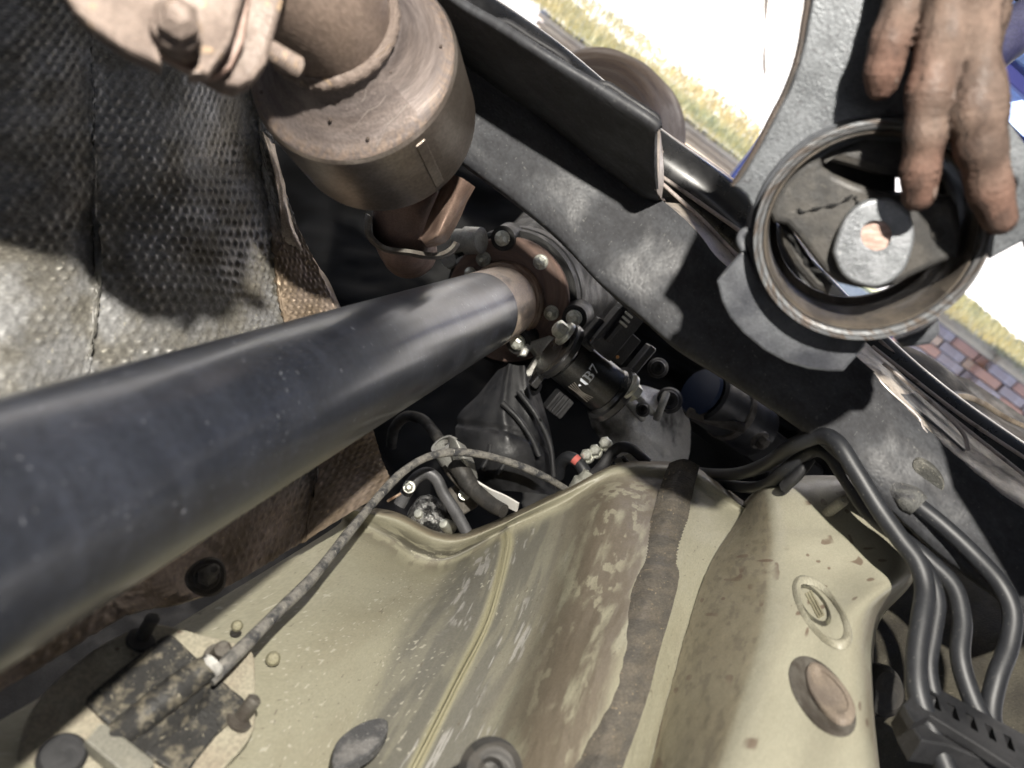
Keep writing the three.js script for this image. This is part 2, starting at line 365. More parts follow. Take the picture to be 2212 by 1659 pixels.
const M = {
  shaftPaint: worn({ a: [0.0105, 0.012, 0.0158], b: [0.0175, 0.0195, 0.025], c: [0.26, 0.26, 0.26], cover: 0.46, soft: 0.3, freq: 7, streak: [1, 4], speck: 0.025, speckFreq: 170, rough: [0.34, 0.5], bump: 0.00005, tile: 0.24, vc: true, clearcoat: 0.6, evenRough: true }),
  bareSteel: worn({ a: [0.36, 0.27, 0.2], b: [0.2, 0.12, 0.08], cover: 0.45, freq: 6, streak: [1, 3], rough: [0.4, 0.7], metal: 0.75, metalDirt: 0.3, bump: 0.0002, tile: 0.1 }),
  rustPlate: worn({ a: [0.155, 0.106, 0.088], b: [0.19, 0.125, 0.1], cover: 0.5, freq: 6, rough: [0.55, 0.75], metal: 0.2, metalDirt: 0.1, bump: 0.0002, tile: 0.08 }),
  zinc: worn({ a: [0.72, 0.73, 0.66], b: [0.5, 0.5, 0.44], cover: 0.4, freq: 6, rough: [0.25, 0.5], metal: 0.8, metalDirt: 0.5, tile: 0.03 }),
  converter: worn({ a: [0.16, 0.142, 0.134], b: [0.098, 0.084, 0.078], c: [0.25, 0.22, 0.2], cover: 0.5, soft: 0.28, freq: 4, streak: [1, 7], speck: 0.05, speckFreq: 160, rough: [0.5, 0.75], metal: 0.45, metalDirt: 0.25, bump: 0.0002, tile: 0.11, vc: true }),
  canSteel: worn({ evenRough: true, a: [0.27, 0.235, 0.205], b: [0.2, 0.165, 0.14], cover: 0.5, soft: 0.3, freq: 4, streak: [1, 2], rough: [0.28, 0.42], metal: 0.85, metalDirt: 0.7, bump: 0.0001, tile: 0.14 }),
  rustFlange: worn({ a: [0.2, 0.158, 0.135], b: [0.13, 0.1, 0.085], c: [0.28, 0.2, 0.13], cover: 0.5, soft: 0.25, freq: 6, speck: 0.12, speckFreq: 24, rough: [0.65, 0.85], metal: 0.2, metalDirt: 0.05, bump: 0.0008, tile: 0.09 }),
  aluShield: worn({ a: [0.3, 0.3, 0.298], b: [0.2, 0.19, 0.165], c: [0.42, 0.4, 0.33], cover: 0.48, soft: 0.22, freq: 9, speck: 0.06, speckFreq: 120, rough: [0.45, 0.75], metal: 0.65, metalDirt: 0.25, bump: 0.0004, tile: 0.2, vc: true }),
  rail: worn({ a: [0.024, 0.0245, 0.028], b: [0.042, 0.044, 0.049], c: [0.1, 0.1, 0.096], cover: 0.48, soft: 0.26, freq: 12, streak: [1.4, 1], speck: 0.06, speckFreq: 170, rough: [0.5, 0.8], bump: 0.0004, tile: 0.2 }),
  blackPaint: worn({ a: [0.012, 0.012, 0.014], b: [0.03, 0.03, 0.033], cover: 0.45, freq: 5, rough: [0.3, 0.6], bump: 0.0001, tile: 0.12 }),
  tan: worn({ a: [1, 1, 1], b: [0.86, 0.85, 0.82], c: [1.25, 1.25, 1.2], cover: 0.45, soft: 0.3, freq: 5, speck: 0.025, speckFreq: 80, rough: [0.42, 0.62], bump: 0.00012, tile: 0.17, vc: true, grain: 0.12 }),
  tanFlat: worn({ a: [0.23, 0.215, 0.145], b: [0.17, 0.15, 0.1], c: [0.3, 0.29, 0.22], cover: 0.45, soft: 0.3, freq: 5, speck: 0.03, speckFreq: 60, rough: [0.45, 0.7], bump: 0.0002, tile: 0.1 }),
  sealant: worn({ a: [0.078, 0.071, 0.061], b: [0.115, 0.1, 0.08], c: [0.26, 0.21, 0.14], cover: 0.48, soft: 0.25, freq: 14, streak: [1, 1], speck: 0.07, speckFreq: 44, rough: [0.7, 0.9], bump: 0.0005, tile: 0.12 }),
  rubber: worn({ a: [0.026, 0.025, 0.024], b: [0.048, 0.044, 0.039], c: [0.08, 0.072, 0.062], cover: 0.5, freq: 6, speck: 0.04, rough: [0.6, 0.85], bump: 0.0003, tile: 0.06 }),
  castBracket: worn({ a: [0.07, 0.075, 0.081], b: [0.115, 0.122, 0.131], c: [0.045, 0.045, 0.05], cover: 0.5, soft: 0.3, freq: 5, speck: 0.12, speckFreq: 60, rough: [0.42, 0.62], metal: 0.45, metalDirt: 0.35, bump: 0.0003, tile: 0.08 }),
  darkBracket: worn({ a: [0.04, 0.042, 0.05], b: [0.1, 0.105, 0.115], c: [0.2, 0.2, 0.2], cover: 0.5, soft: 0.3, freq: 5, speck: 0.03, rough: [0.4, 0.6], metal: 0.2, metalDirt: 0.1, bump: 0.0002, tile: 0.08 }),
  ringRim: worn({ a: [0.125, 0.13, 0.136], b: [0.075, 0.055, 0.042], c: [0.45, 0.45, 0.45], cover: 0.4, freq: 10, streak: [3, 1], speck: 0.05, speckFreq: 90, rough: [0.4, 0.7], metal: 0.5, metalDirt: 0.2, bump: 0.0004, tile: 0.07 }),
  ringInside: worn({ a: [0.045, 0.038, 0.032], b: [0.08, 0.066, 0.052], cover: 0.45, freq: 5, streak: [2, 1], rough: [0.6, 0.85], metal: 0.2, metalDirt: 0.1, bump: 0.0003, tile: 0.08 }),
  aluSleeve: worn({ a: [0.27, 0.28, 0.295], b: [0.19, 0.2, 0.21], c: [0.6, 0.6, 0.6], cover: 0.48, soft: 0.3, freq: 6, speck: 0.05, speckFreq: 40, rough: [0.35, 0.6], metal: 0.75, metalDirt: 0.5, bump: 0.0003, tile: 0.04 }),
  bore: worn({ a: [0.6, 0.44, 0.38], b: [0.4, 0.28, 0.23], cover: 0.5, freq: 6, streak: [1, 6], rough: [0.35, 0.5], metal: 0.5, metalDirt: 0.4, tile: 0.03 }),
  alu: worn({ a: [0.45, 0.45, 0.42], b: [0.25, 0.24, 0.22], cover: 0.45, soft: 0.3, freq: 5, rough: [0.4, 0.65], metal: 0.65, metalDirt: 0.3, bump: 0.0004, tile: 0.09 }),
  gearCase: worn({ a: [0.035, 0.034, 0.033], b: [0.014, 0.014, 0.014], cover: 0.5, soft: 0.3, freq: 5, rough: [0.5, 0.7], metal: 0.4, metalDirt: 0.2, bump: 0.0006, tile: 0.12 }),  // kept near black: the rail shadow on the gearbox is put into this colour
  canGloss: worn({ evenRough: true, a: [0.085, 0.087, 0.09], b: [0.1, 0.1, 0.1], cover: 0.5, freq: 4, rough: [0.26, 0.34], metal: 0.9, metalDirt: 0.9, tile: 0.08 }),
  edgeRimLight: worn({ a: [0.45, 0.41, 0.39], b: [0.22, 0.2, 0.19], cover: 0.4, freq: 8, rough: [0.35, 0.6], metal: 0.5, metalDirt: 0.3, tile: 0.05 }),  // pale tone standing in for sky and ground light on edges
  gloss: worn({ a: [0.012, 0.012, 0.013], b: [0.025, 0.025, 0.026], cover: 0.5, freq: 4, rough: [0.22, 0.4], tile: 0.08, clearcoat: 0.6 }),
  plastic: worn({ a: [0.01, 0.0105, 0.012], b: [0.026, 0.026, 0.028], cover: 0.45, soft: 0.3, freq: 6, rough: [0.4, 0.65], bump: 0.0002, tile: 0.09 }),
  hose: worn({ a: [0.014, 0.015, 0.018], b: [0.021, 0.0225, 0.026], c: [0.12, 0.115, 0.105], cover: 0.45, soft: 0.3, freq: 8, streak: [1, 1], speck: 0.05, speckFreq: 70, rough: [0.4, 0.56], evenRough: true, bump: 0.00003, tile: 0.07 }),
  cable: worn({ a: [0.04, 0.041, 0.045], b: [0.2, 0.19, 0.17], c: [0.36, 0.34, 0.3], cover: 0.5, soft: 0.2, freq: 18, streak: [1, 0.7], speck: 0.05, rough: [0.5, 0.85], bump: 0.0004, tile: 0.09 }),
  bootPlate: worn({ a: [0.27, 0.25, 0.19], b: [0.19, 0.15, 0.11], c: [0.1, 0.07, 0.05], cover: 0.45, soft: 0.28, freq: 4, speck: 0.05, speckFreq: 24, rough: [0.6, 0.8], bump: 0.0003, tile: 0.14 }),
  bootRubber: worn({ a: [0.018, 0.0175, 0.0165], b: [0.12, 0.106, 0.078], c: [0.3, 0.27, 0.2], cover: 0.36, soft: 0.18, freq: 26, speck: 0.06, speckFreq: 90, rough: [0.65, 0.9], bump: 0.0005, tile: 0.11 }),
  dullSteel: worn({ a: [0.12, 0.11, 0.095], b: [0.07, 0.06, 0.05], cover: 0.5, freq: 5, rough: [0.5, 0.7], metal: 0.4, metalDirt: 0.2, bump: 0.0003, tile: 0.04 }),
  skin: worn({ a: [0.132, 0.093, 0.074], b: [0.092, 0.066, 0.053], c: [0.06, 0.045, 0.037], cover: 0.5, soft: 0.3, freq: 7, speck: 0.05, speckFreq: 60, rough: [0.7, 0.85], bump: 0.0005, tile: 0.06, vc: true, flatSheen: 0.5 }),
  nail: plain([0.12, 0.085, 0.07], 0.6),
  white: plain([0.75, 0.74, 0.7], 0.55),
  print: plain([0.72, 0.76, 0.82], 0.5),
  dustyBrown: worn({ a: [0.04, 0.027, 0.022], b: [0.075, 0.052, 0.036], cover: 0.5, freq: 4, rough: [0.7, 0.9], bump: 0.001, tile: 0.3 }),
  dustyBlack: worn({ a: [0.02, 0.019, 0.019], b: [0.1, 0.085, 0.07], cover: 0.4, freq: 4, rough: [0.6, 0.9], bump: 0.001, tile: 0.3 }),
};
// ---------------------------------------------------------------- the place outside: ground, grass, far things
const flat = (x0, x1, z0, z1, y, nx = 1, nz = 1) => { const g = new THREE.PlaneGeometry(x1 - x0, z1 - z0, nx, nz); g.rotateX(-Math.PI / 2); g.translate((x0 + x1) / 2, y, (z0 + z1) / 2); return boxUV(g); };
const concreteMat = worn({ a: [0.42, 0.41, 0.38], b: [0.3, 0.29, 0.27], cover: 0.4, freq: 4, rough: [0.85, 0.95], bump: 0.001, tile: 1.6, speck: 0.04 });
const roadMat = worn({ a: [0.3, 0.29, 0.28], b: [0.22, 0.215, 0.21], cover: 0.5, freq: 4, rough: [0.85, 0.95], bump: 0.002, tile: 1.2, speck: 0.06 });
const earthMat = worn({ a: [0.12, 0.15, 0.05], b: [0.2, 0.17, 0.09], cover: 0.4, freq: 5, rough: [0.9, 0.95], bump: 0.004, tile: 1.5 });
structure('ground', flat(-160, 160, -200, 60, -0.012), earthMat, 'grassy open ground running out to the horizon beyond the drive');
structure('driveway', flat(-14, 14, -4.45, 8, 0), concreteMat, 'sunlit pale concrete driveway under and beside the car');
const crackPts = [[0.09, -1.6], [0.055, -1.85], [0.02, -2.1], [-0.02, -2.35], [-0.05, -2.52]];
{
  const drive = scene.children[scene.children.length - 1], g = sweep(crackPts.map(([x, z]) => V(x, 0.001, z)), (t) => 0.006 + 0.004 * Math.sin(t * 9), { n: 40, seg: 8, flat: 0.35 });
  part('crack', g, plain([0.06, 0.05, 0.04], 0.9), drive, 'dark crack running across the pale concrete');
}
structure('road', flat(-60, 60, -9.5, -5.6, -0.006), roadMat, 'grey paved road beyond the grass strip');
{ // grass strip: many small blades
  const g = [], blade = new THREE.BufferGeometry();
  blade.setAttribute('position', new THREE.Float32BufferAttribute([-0.0035, 0, 0, 0.0035, 0, 0, 0.01, 0.06, 0.012], 3));
  blade.setAttribute('normal', new THREE.Float32BufferAttribute([0, 0.4, 1, 0, 0.4, 1, 0, 0.6, 1], 3));
  blade.setIndex([0, 1, 2]);
  const mat = new THREE.MeshPhysicalMaterial({ roughness: 0.8, side: THREE.DoubleSide, transmission: 0.35, thickness: 0 });
  mat.color.setRGB(0.36, 0.36, 0.19);
  const n = 48000, im = new THREE.InstancedMesh(blade, mat, n), m = new THREE.Matrix4(), q = new THREE.Quaternion(), e = new THREE.Euler(), col = new THREE.Color();
  for (let i = 0; i < n; i++) {
    let x = rr(-6, 4), z = rr(-5.45, -3.5 - 0.35 * clamp(-x, 0, 2.5));
    e.set(rr(-0.5, 0.5), rr(0, 6.3), rr(-0.5, 0.5)); q.setFromEuler(e);
    const s = rr(0.5, 1.5) * (0.4 + fbm(x * 2, z * 2, 5));
    m.compose(V(x, -0.01, z), q, V(s * 1.6, s, s)); im.setMatrixAt(i, m);
    const t = fbm(x * 1.3, z * 1.3, 9); col.setRGB(mixn(0.7, 1.5, t), mixn(0.8, 1.15, t), mixn(0.8, 1, t)); im.setColorAt(i, col);
  }
  im.name = 'grass_strip'; im.userData = { kind: 'stuff', label: 'yellow green sunlit grass strip between the driveway and the road' };
  im.receiveShadow = true;
  scene.add(im);
}
// things on the far side of the road
const bricks = [worn({ a: [0.4, 0.22, 0.15], b: [0.3, 0.17, 0.12], cover: 0.5, freq: 4, rough: [0.85, 0.95], tile: 0.4 }), worn({ a: [0.5, 0.34, 0.22], b: [0.36, 0.24, 0.17], cover: 0.5, freq: 4, rough: [0.85, 0.95], tile: 0.4 }), worn({ a: [0.38, 0.32, 0.3], b: [0.28, 0.22, 0.2], cover: 0.5, freq: 4, rough: [0.85, 0.95], tile: 0.4 })];
const wood = worn({ a: [0.5, 0.38, 0.24], b: [0.36, 0.26, 0.16], cover: 0.5, freq: 3, streak: [1, 6], rough: [0.75, 0.9], tile: 0.6 });
const brickGeo = [0, 1].map((k) => boxUV(boxAt(V(0, 0, 0), V(1, 0, 0), V(0, 1, 0), V(0, 0, 1), 0.2 - k * 0.006, 0.065, 0.1, 0.006)));
function brickStack(x, z, cols, rows, deep, label) {
  const t = thing('brick_stack', label, 'brick stack', V(x, 0, z), 'brick stacks beyond the road');
  part('pallet', [0, 1, 2].map((i) => boxAt(V(x, 0.05, z - 0.1 + i * 0.12), V(1, 0, 0), V(0, 1, 0), V(0, 0, 1), cols * 0.21 + 0.06, 0.1, 0.08, 0.004)), wood, t);
  for (let r = 0; r < rows; r++) for (let c = 0; c < cols; c++) for (let d = 0; d < deep; d++) {
    if (r === rows - 1 && rnd() < 0.35) continue;
    const b = new THREE.Mesh(brickGeo[(r + c) & 1], bricks[Math.floor(rnd() * 3)]);
    b.name = 'brick'; b.castShadow = b.receiveShadow = true;
    b.position.set((c - cols / 2 + 0.5) * 0.212 + rr(-0.008, 0.008) + (r & 1 ? 0.05 : 0), 0.135 + r * 0.072, (d - deep / 2 + 0.5) * 0.11 + rr(-0.006, 0.006));
    b.rotation.y = rr(-0.05, 0.05);
    t.add(b);
  }
}
// where a sight line meets the ground or an upright plane at z
const onZ = (x, y, z) => { const d = V().subVectors(at(x, y, 1), EYE); return EYE.clone().addScaledVector(d, (z - EYE.z) / d.z); };
brickStack(onZ(2150, 800, -5.7).x, -5.7, 6, 7, 2, 'low stack of mixed red and grey bricks beyond the grass beside the red canister');
brickStack(onZ(2230, 900, -5.6).x, -5.6, 5, 8, 2, 'taller orange brick stack close above the dusty wheel housing');
brickStack(onZ(1530, 300, -6.6).x, -6.6, 4, 5, 2, 'pale brick stack between the brown drum and the blue axle stand');
{
  const p = onZ(2060, 735, -6.0), t = thing('red_canister', 'small red fuel canister standing in front of the mixed brick stack', 'canister', V(p.x, 0, -6));
  part('body', boxUV(boxAt(V(p.x, 0.2, -6), V(1, 0, 0), V(0, 1, 0), V(0, 0, 1), 0.22, 0.32, 0.14, 0.03), 1), plain([0.62, 0.05, 0.05], 0.45), t);
  part('handle', sweep([V(p.x - 0.07, 0.36, -6), V(p.x - 0.05, 0.42, -6), V(p.x + 0.05, 0.42, -6), V(p.x + 0.07, 0.36, -6)], 0.016, { n: 24, seg: 10 }), plain([0.62, 0.05, 0.05], 0.45), t);
  part('cap', revolve(V(p.x + 0.09, 0.35, -6), V(0.3, 1, 0), [[0, 0.028], [0.05, 0.028], [0.055, 0.02], [0.055, 0]], 20), plain([0.05, 0.05, 0.05], 0.5), t);
}
{
  const p = onZ(2020, 670, -6.6), t = thing('water_barrel', 'dark blue plastic water barrel behind the white sack', 'barrel', V(p.x, 0, -6.9));
  part('body', revolve(V(p.x, 0, -6.9), V(0, 1, 0), [[0, 0], [0, 0.2], [0.15, 0.22], [0.17, 0.23], [0.2, 0.23], [0.22, 0.22], [0.36, 0.22], [0.38, 0.23], [0.41, 0.23], [0.43, 0.22], [0.54, 0.2], [0.56, 0.19], [0.56, 0]], 40), plain([0.012, 0.018, 0.1], 0.6), t);
  part('lid_rim', revolve(V(p.x, 0.56, -6.9), V(0, 1, 0), [[-0.02, 0.202], [0.015, 0.202], [0.02, 0.19], [0.0, 0.18]], 40), plain([0.05, 0.05, 0.06], 0.5), t);
}
{
  const p = onZ(2085, 700, -5.9), t = thing('cement_sack', 'white paper sack slumped on the ground before the blue barrel', 'sack', V(p.x, 0, -5.9));
  part('bag', patchBlob(V(p.x, 0.17, -5.9), 0.36, 0.18, 0.22, 3), plain([0.74, 0.73, 0.7], 0.85), t);
}
function patchBlob(c, a, b, d, s) {
  const g = new THREE.SphereGeometry(1, 40, 28), p = g.attributes.position;
  for (let i = 0; i < p.count; i++) {
    const q = V().fromBufferAttribute(p, i), k = 1 + 0.2 * (fbm(q.x * 2 + s, q.y * 2, q.z * 2) - 0.5), e = (t) => Math.sign(t) * Math.pow(Math.abs(t), 0.7);
    p.setXYZ(i, c.x + e(q.x) * a * k, c.y + e(q.y) * b * k, c.z + e(q.z) * d * k);
  }
  g.computeVertexNormals();
  return g;
}
for (const [i, [x, y, h, w]] of [[1460, 175, 0.12, 2.2], [1600, 330, 0.2, 1.6]].entries()) {
  const z = -6.2 - i * 0.4, p = onZ(x, y, z), t = thing('timber_pile', ['long low pile of pale boards lying on the verge behind the brown drum', 'short pile of pale boards beside the pale brick stack'][i], 'timber', V(p.x, 0, z), 'timber piles on the verge');
  for (let k = 0; k < 3 + i; k++) for (let j = 0; j < 3; j++) part('plank', boxUV(boxAt(V(p.x + rr(-0.1, 0.1), 0.03 + k * 0.045, z + (j - 1) * 0.16), V(1, 0, rr(-0.02, 0.02)), V(0, 1, 0), V(0, 0, 1), w, 0.04, 0.15, 0.003)), wood, t);
}
{ // a low wall far behind
  const t = thing('garden_wall', 'long low rendered wall across the far side of the road', 'wall', V(0, 0, -12));
  part('wall_panel', boxUV(boxAt(V(-2, 0.42, -12), V(1, 0, 0), V(0, 1, 0), V(0, 0, 1), 40, 0.84, 0.2, 0.01)), worn({ a: [0.5, 0.46, 0.4], b: [0.36, 0.32, 0.28], cover: 0.45, freq: 4, rough: [0.85, 0.95], tile: 2 }), t);
  part('coping', boxUV(boxAt(V(-2, 0.88, -12), V(1, 0, 0), V(0, 1, 0), V(0, 0, 1), 40.1, 0.08, 0.28, 0.01)), concreteMat, t);
}
{ // shrubs before the wall
  const leaf = new THREE.CircleGeometry(0.035, 5), lm = new THREE.MeshPhysicalMaterial({ roughness: 0.7, transmission: 0.35, thickness: 0, side: THREE.DoubleSide });
  lm.color.setRGB(0.1, 0.17, 0.035);
  [[2120, 640, -7.6, 0.5, 'round green shrub above the brick stacks'], [1500, 130, -8.5, 0.6, 'yellow green shrub beyond the long board pile']].forEach(([x, y, z, r, label]) => {
    const p = onZ(x, y, z), t = thing('shrub', label, 'shrub', V(p.x, 0, z)), g = [];
    for (let i = 0; i < 1400; i++) {
      const d = V(rr(-1, 1), rr(-1, 1), rr(-1, 1)); if (d.length() > 1) { i--; continue; }
      const l = leaf.clone(); l.rotateX(rr(0, 6)); l.rotateY(rr(0, 6)); l.scale(rr(0.6, 1.3), rr(0.6, 1.3), 1);
      l.translate(p.x + d.x * r * (1 + 0.3 * fbm(d.y * 3, d.z * 3)), 0.1 + r * 0.8 + d.y * r * 0.8, z + d.z * r); g.push(l);
    }
    part('foliage', g, lm, t);
    part('stem', sweep([V(p.x, 0, z), V(p.x + 0.03, 0.2, z), V(p.x, 0.5, z)], 0.025, { n: 12, seg: 8 }), plain([0.1, 0.07, 0.05], 0.9), t);
  });
}
// ---------------------------------------------------------------- the car body that shuts out the sky above
{
  const t = thing('vehicle_underbody', 'dark car underbody closing off the sky above the driveline', 'car body', V(0, 1.0, 0.4));
  part('underbody', boxUV(boxAt(V(0, 1.06, 0.5), V(1, 0, 0), V(0, 1, 0), V(0, 0, 1), 5.2, 0.1, 4.0, 0.01)), M.blackPaint, t);
  part('side_panel', boxUV(boxAt(V(0, 0.76, -1.52), V(1, 0, 0), V(0, 1, 0), V(0, 0, 1), 5.2, 0.5, 0.04, 0.01)), M.blackPaint, t);
  part('side_panel', boxUV(boxAt(V(0, 0.63, 2.45), V(1, 0, 0), V(0, 1, 0), V(0, 0, 1), 5.2, 0.76, 0.04, 0.01)), M.blackPaint, t);  // unseen panel, hung low to block daylight from behind and the sides
  part('end_panel', boxUV(boxAt(V(2.6, 0.62, 0.5), V(1, 0, 0), V(0, 1, 0), V(0, 0, 1), 0.04, 0.76, 4.0, 0.01)), M.blackPaint, t);
  part('end_panel', boxUV(boxAt(V(-2.6, 0.73, 0.5), V(1, 0, 0), V(0, 1, 0), V(0, 0, 1), 0.04, 0.56, 4.0, 0.01)), M.blackPaint, t);  // unseen panel, cut higher so some daylight reaches the shaft
}
// ---------------------------------------------------------------- floor pan
const A3 = (r) => r.map((p) => at(...p));
const floorRows = [
  [[752, 1092, 0.68], [852, 1104, 0.69], [940, 1146, 0.7], [1000, 1150, 0.7], [1082, 1120, 0.71], [1122, 1102, 0.71], [1222, 1054, 0.73], [1332, 1000, 0.74], [1438, 997, 0.745], [1500, 1006, 0.74], [1606, 1082, 0.69]],
  [[756, 1098, 0.6], [856, 1116, 0.61], [938, 1155, 0.62], [1000, 1160, 0.622], [1080, 1131, 0.63], [1120, 1112, 0.632], [1220, 1062, 0.65], [1330, 1007, 0.66], [1438, 1003, 0.665], [1500, 1012, 0.66], [1606, 1092, 0.618]],
  [[742, 1116, 0.602], [836, 1160, 0.612], [900, 1198, 0.622], [968, 1208, 0.625], [1075, 1155, 0.632], [1112, 1135, 0.634], [1215, 1090, 0.645], [1325, 1036, 0.643], [1430, 1040, 0.645], [1495, 1055, 0.64], [1606, 1112, 0.612]],
  [[706, 1150, 0.57], [810, 1200, 0.58], [880, 1238, 0.595], [962, 1242, 0.598], [1076, 1192, 0.604], [1114, 1184, 0.606], [1212, 1135, 0.618], [1312, 1090, 0.605], [1414, 1100, 0.61], [1486, 1110, 0.61], [1578, 1155, 0.577]],
  [[330, 1380, 0.4], [640, 1350, 0.45], [800, 1340, 0.49], [890, 1345, 0.505], [1036, 1332, 0.513], [1070, 1338, 0.513], [1170, 1300, 0.53], [1262, 1272, 0.505], [1372, 1258, 0.505], [1446, 1272, 0.51], [1512, 1295, 0.512]],
  [[100, 1500, 0.34], [540, 1500, 0.38], [720, 1500, 0.41], [815, 1500, 0.425], [958, 1494, 0.432], [994, 1500, 0.432], [1105, 1482, 0.447], [1200, 1460, 0.42], [1310, 1430, 0.415], [1388, 1442, 0.42], [1459, 1480, 0.437]],
  [[-350, 1760, 0.24], [400, 1760, 0.3], [580, 1760, 0.32], [680, 1760, 0.33], [826, 1760, 0.337], [866, 1765, 0.337], [985, 1760, 0.35], [1100, 1760, 0.325], [1235, 1760, 0.32], [1312, 1760, 0.322], [1386, 1760, 0.351]],
].map(A3);
const TAN = [0.272, 0.259, 0.192];
const colF = (c) => c / 10;
function tanTint(s0, t) {                                 // wear and dirt of the panel, with some light and shade painted in
  const w = fbm(s0 * 7, t * 6, 3), s = s0 + 0.03 * (w - 0.5), fine = vnoise(s0 * 520, t * 420, 2), n3 = fbm(s0 * 12, t * 12, 21), str = fbm(s0 * 60 + t * 5, t * 9, 8, 0, 4);
  let c = lerp3(TAN, [0.225, 0.205, 0.145], 0.35 * sstep(0.42, 0.7, n3));
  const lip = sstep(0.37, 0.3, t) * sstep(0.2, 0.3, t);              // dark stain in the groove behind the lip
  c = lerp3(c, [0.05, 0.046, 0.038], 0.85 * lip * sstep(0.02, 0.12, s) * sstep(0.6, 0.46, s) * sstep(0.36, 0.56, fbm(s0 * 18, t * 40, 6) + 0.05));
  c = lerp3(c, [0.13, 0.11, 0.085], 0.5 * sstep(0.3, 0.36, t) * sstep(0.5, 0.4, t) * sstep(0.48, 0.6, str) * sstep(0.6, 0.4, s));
  c = lerp3(c, [0.19, 0.145, 0.09], sstep(0.2, 0.17, t) * 0.6);
  const valley = sstep(0.27, 0.33, s) * sstep(0.7, 0.56, s) * sstep(0.36, 0.46, t), rib = sstep(0.395, 0.42, s0) * sstep(0.5, 0.47, s0) * sstep(0.34, 0.42, t);
  c = lerp3(c, [0.135, 0.13, 0.108], valley * (1 - rib) * (0.62 + 0.38 * sstep(0.36, 0.58, str)));  // dust grey, deepened to paint the shade of a slope facing away
  c = lerp3(c, [0.34, 0.33, 0.31], valley * (1 - rib) * 0.75 * sstep(0.62, 0.72, fbm(s0 * 130 + t * 8, t * 22, 4, 0, 3)) * sstep(0.42, 0.55, n3));
  c = lerp3(c, [0.34, 0.315, 0.2], rib * 0.8);  // rib lightened, its reflection put into the colour
  const hump = sstep(0.55, 0.7, s) * sstep(0.845, 0.8, s0) * sstep(0.16, 0.45, t + 0.25 * (w - 0.5));
  const q = fbm(s0 * 34 + t * 4, t * 15, 31, 0, 6);
  c = lerp3(c, [0.115, 0.092, 0.07], hump * sstep(0.33, 0.6, q + 0.13 * hump) * 0.85);
  c = lerp3(c, [0.36, 0.345, 0.255], sstep(0.64, 0.7, s) * sstep(0.8, 0.76, s0) * sstep(0.28, 0.45, t) * sstep(0.53, 0.63, fbm(s0 * 64 - t * 9, t * 46, 37, 0, 6)) * sstep(0.42, 0.56, fbm(s0 * 14, t * 10, 44)) * 0.55);
  c = lerp3(c, [0.42, 0.4, 0.33], 0.75 * sstep(0.66, 0.5, s) * sstep(0.86, 0.9, vnoise(s0 * 210 + t * 60, t * 150 - s0 * 40, 5)) * sstep(0.45, 0.6, fbm(s0 * 9, t * 9, 40)));
  c = lerp3(c, [0.1, 0.08, 0.06], 0.6 * sstep(0.93, 0.96, vnoise(s0 * 230, t * 190, 15)));
  const f = 0.9 + 0.2 * fine;
  return [c[0] * f, c[1] * f, c[2] * f];
}
function tintMap(fn, w) {                                  // such a tint, painted shade included, as a texture over a panel
  const t = tex(fn, true, w);
  t.channel = 1; t.wrapS = t.wrapT = THREE.ClampToEdgeWrapping;
  const m = M.tan.clone(); m.map = t; m.vertexColors = false;
  return m;
}
const floorDisp = (s, t) => {
  let h = 0;
  h += 0.004 * Math.exp(-(((s - 0.45) / 0.025) ** 2)) * sstep(0.3, 0.5, t);
  h += 0.0012 * (fbm(s * 9, t * 9, 2) - 0.5);
  h += 0.0008 * (fbm(s * 60, t * 25, 6) - 0.5) * sstep(0.55, 0.7, s);
  return h;
};
const floorGeo = patch(floorRows, 400, 360, { disp: (s, t) => floorDisp(s, t), uv1: true, thick: 0.002 });
const floorPan = new THREE.Group();
floorPan.name = 'floor_pan'; floorPan.position.copy(at(1000, 1450, 0.45)); floorPan.userData = { kind: 'structure', label: 'tan painted steel floor pan with ribs and scrapes under the car' };
scene.add(floorPan);
part('floor_panel', floorGeo, tintMap(tanTint, 1024), floorPan);
// sealing strip down the seam
{
  const rows = [[[1446, 1000, 0.655], [1478, 992, 0.65], [1512, 1006, 0.65]], [[1430, 1040, 0.636], [1464, 1034, 0.63], [1500, 1050, 0.634]], [[1410, 1110, 0.6], [1448, 1106, 0.594], [1486, 1122, 0.602]], [[1374, 1200, 0.55], [1420, 1196, 0.542], [1470, 1210, 0.55]],
    [[1366, 1262, 0.504], [1412, 1262, 0.496], [1462, 1275, 0.505]], [[1322, 1400, 0.435], [1370, 1402, 0.428], [1424, 1410, 0.438]], [[1290, 1500, 0.396], [1340, 1502, 0.39], [1398, 1510, 0.398]], [[1240, 1660, 0.344], [1292, 1662, 0.338], [1342, 1668, 0.346]], [[1205, 1770, 0.312], [1260, 1772, 0.306], [1310, 1778, 0.314]]].map(A3);
  part('sealant_strip', patch(rows, 40, 260, { disp: (s, t) => 0.0012 * (fbm(s * 5, t * 40, 6) - 0.5) + 0.0005 * Math.sin(t * 620) * sstep(0.5, 0.3, t) + 0.0007 * Math.sin(s * Math.PI), thick: 0.0022 }), M.sealant, floorPan, 'dirty dark grey sealing strip over the seam');
}
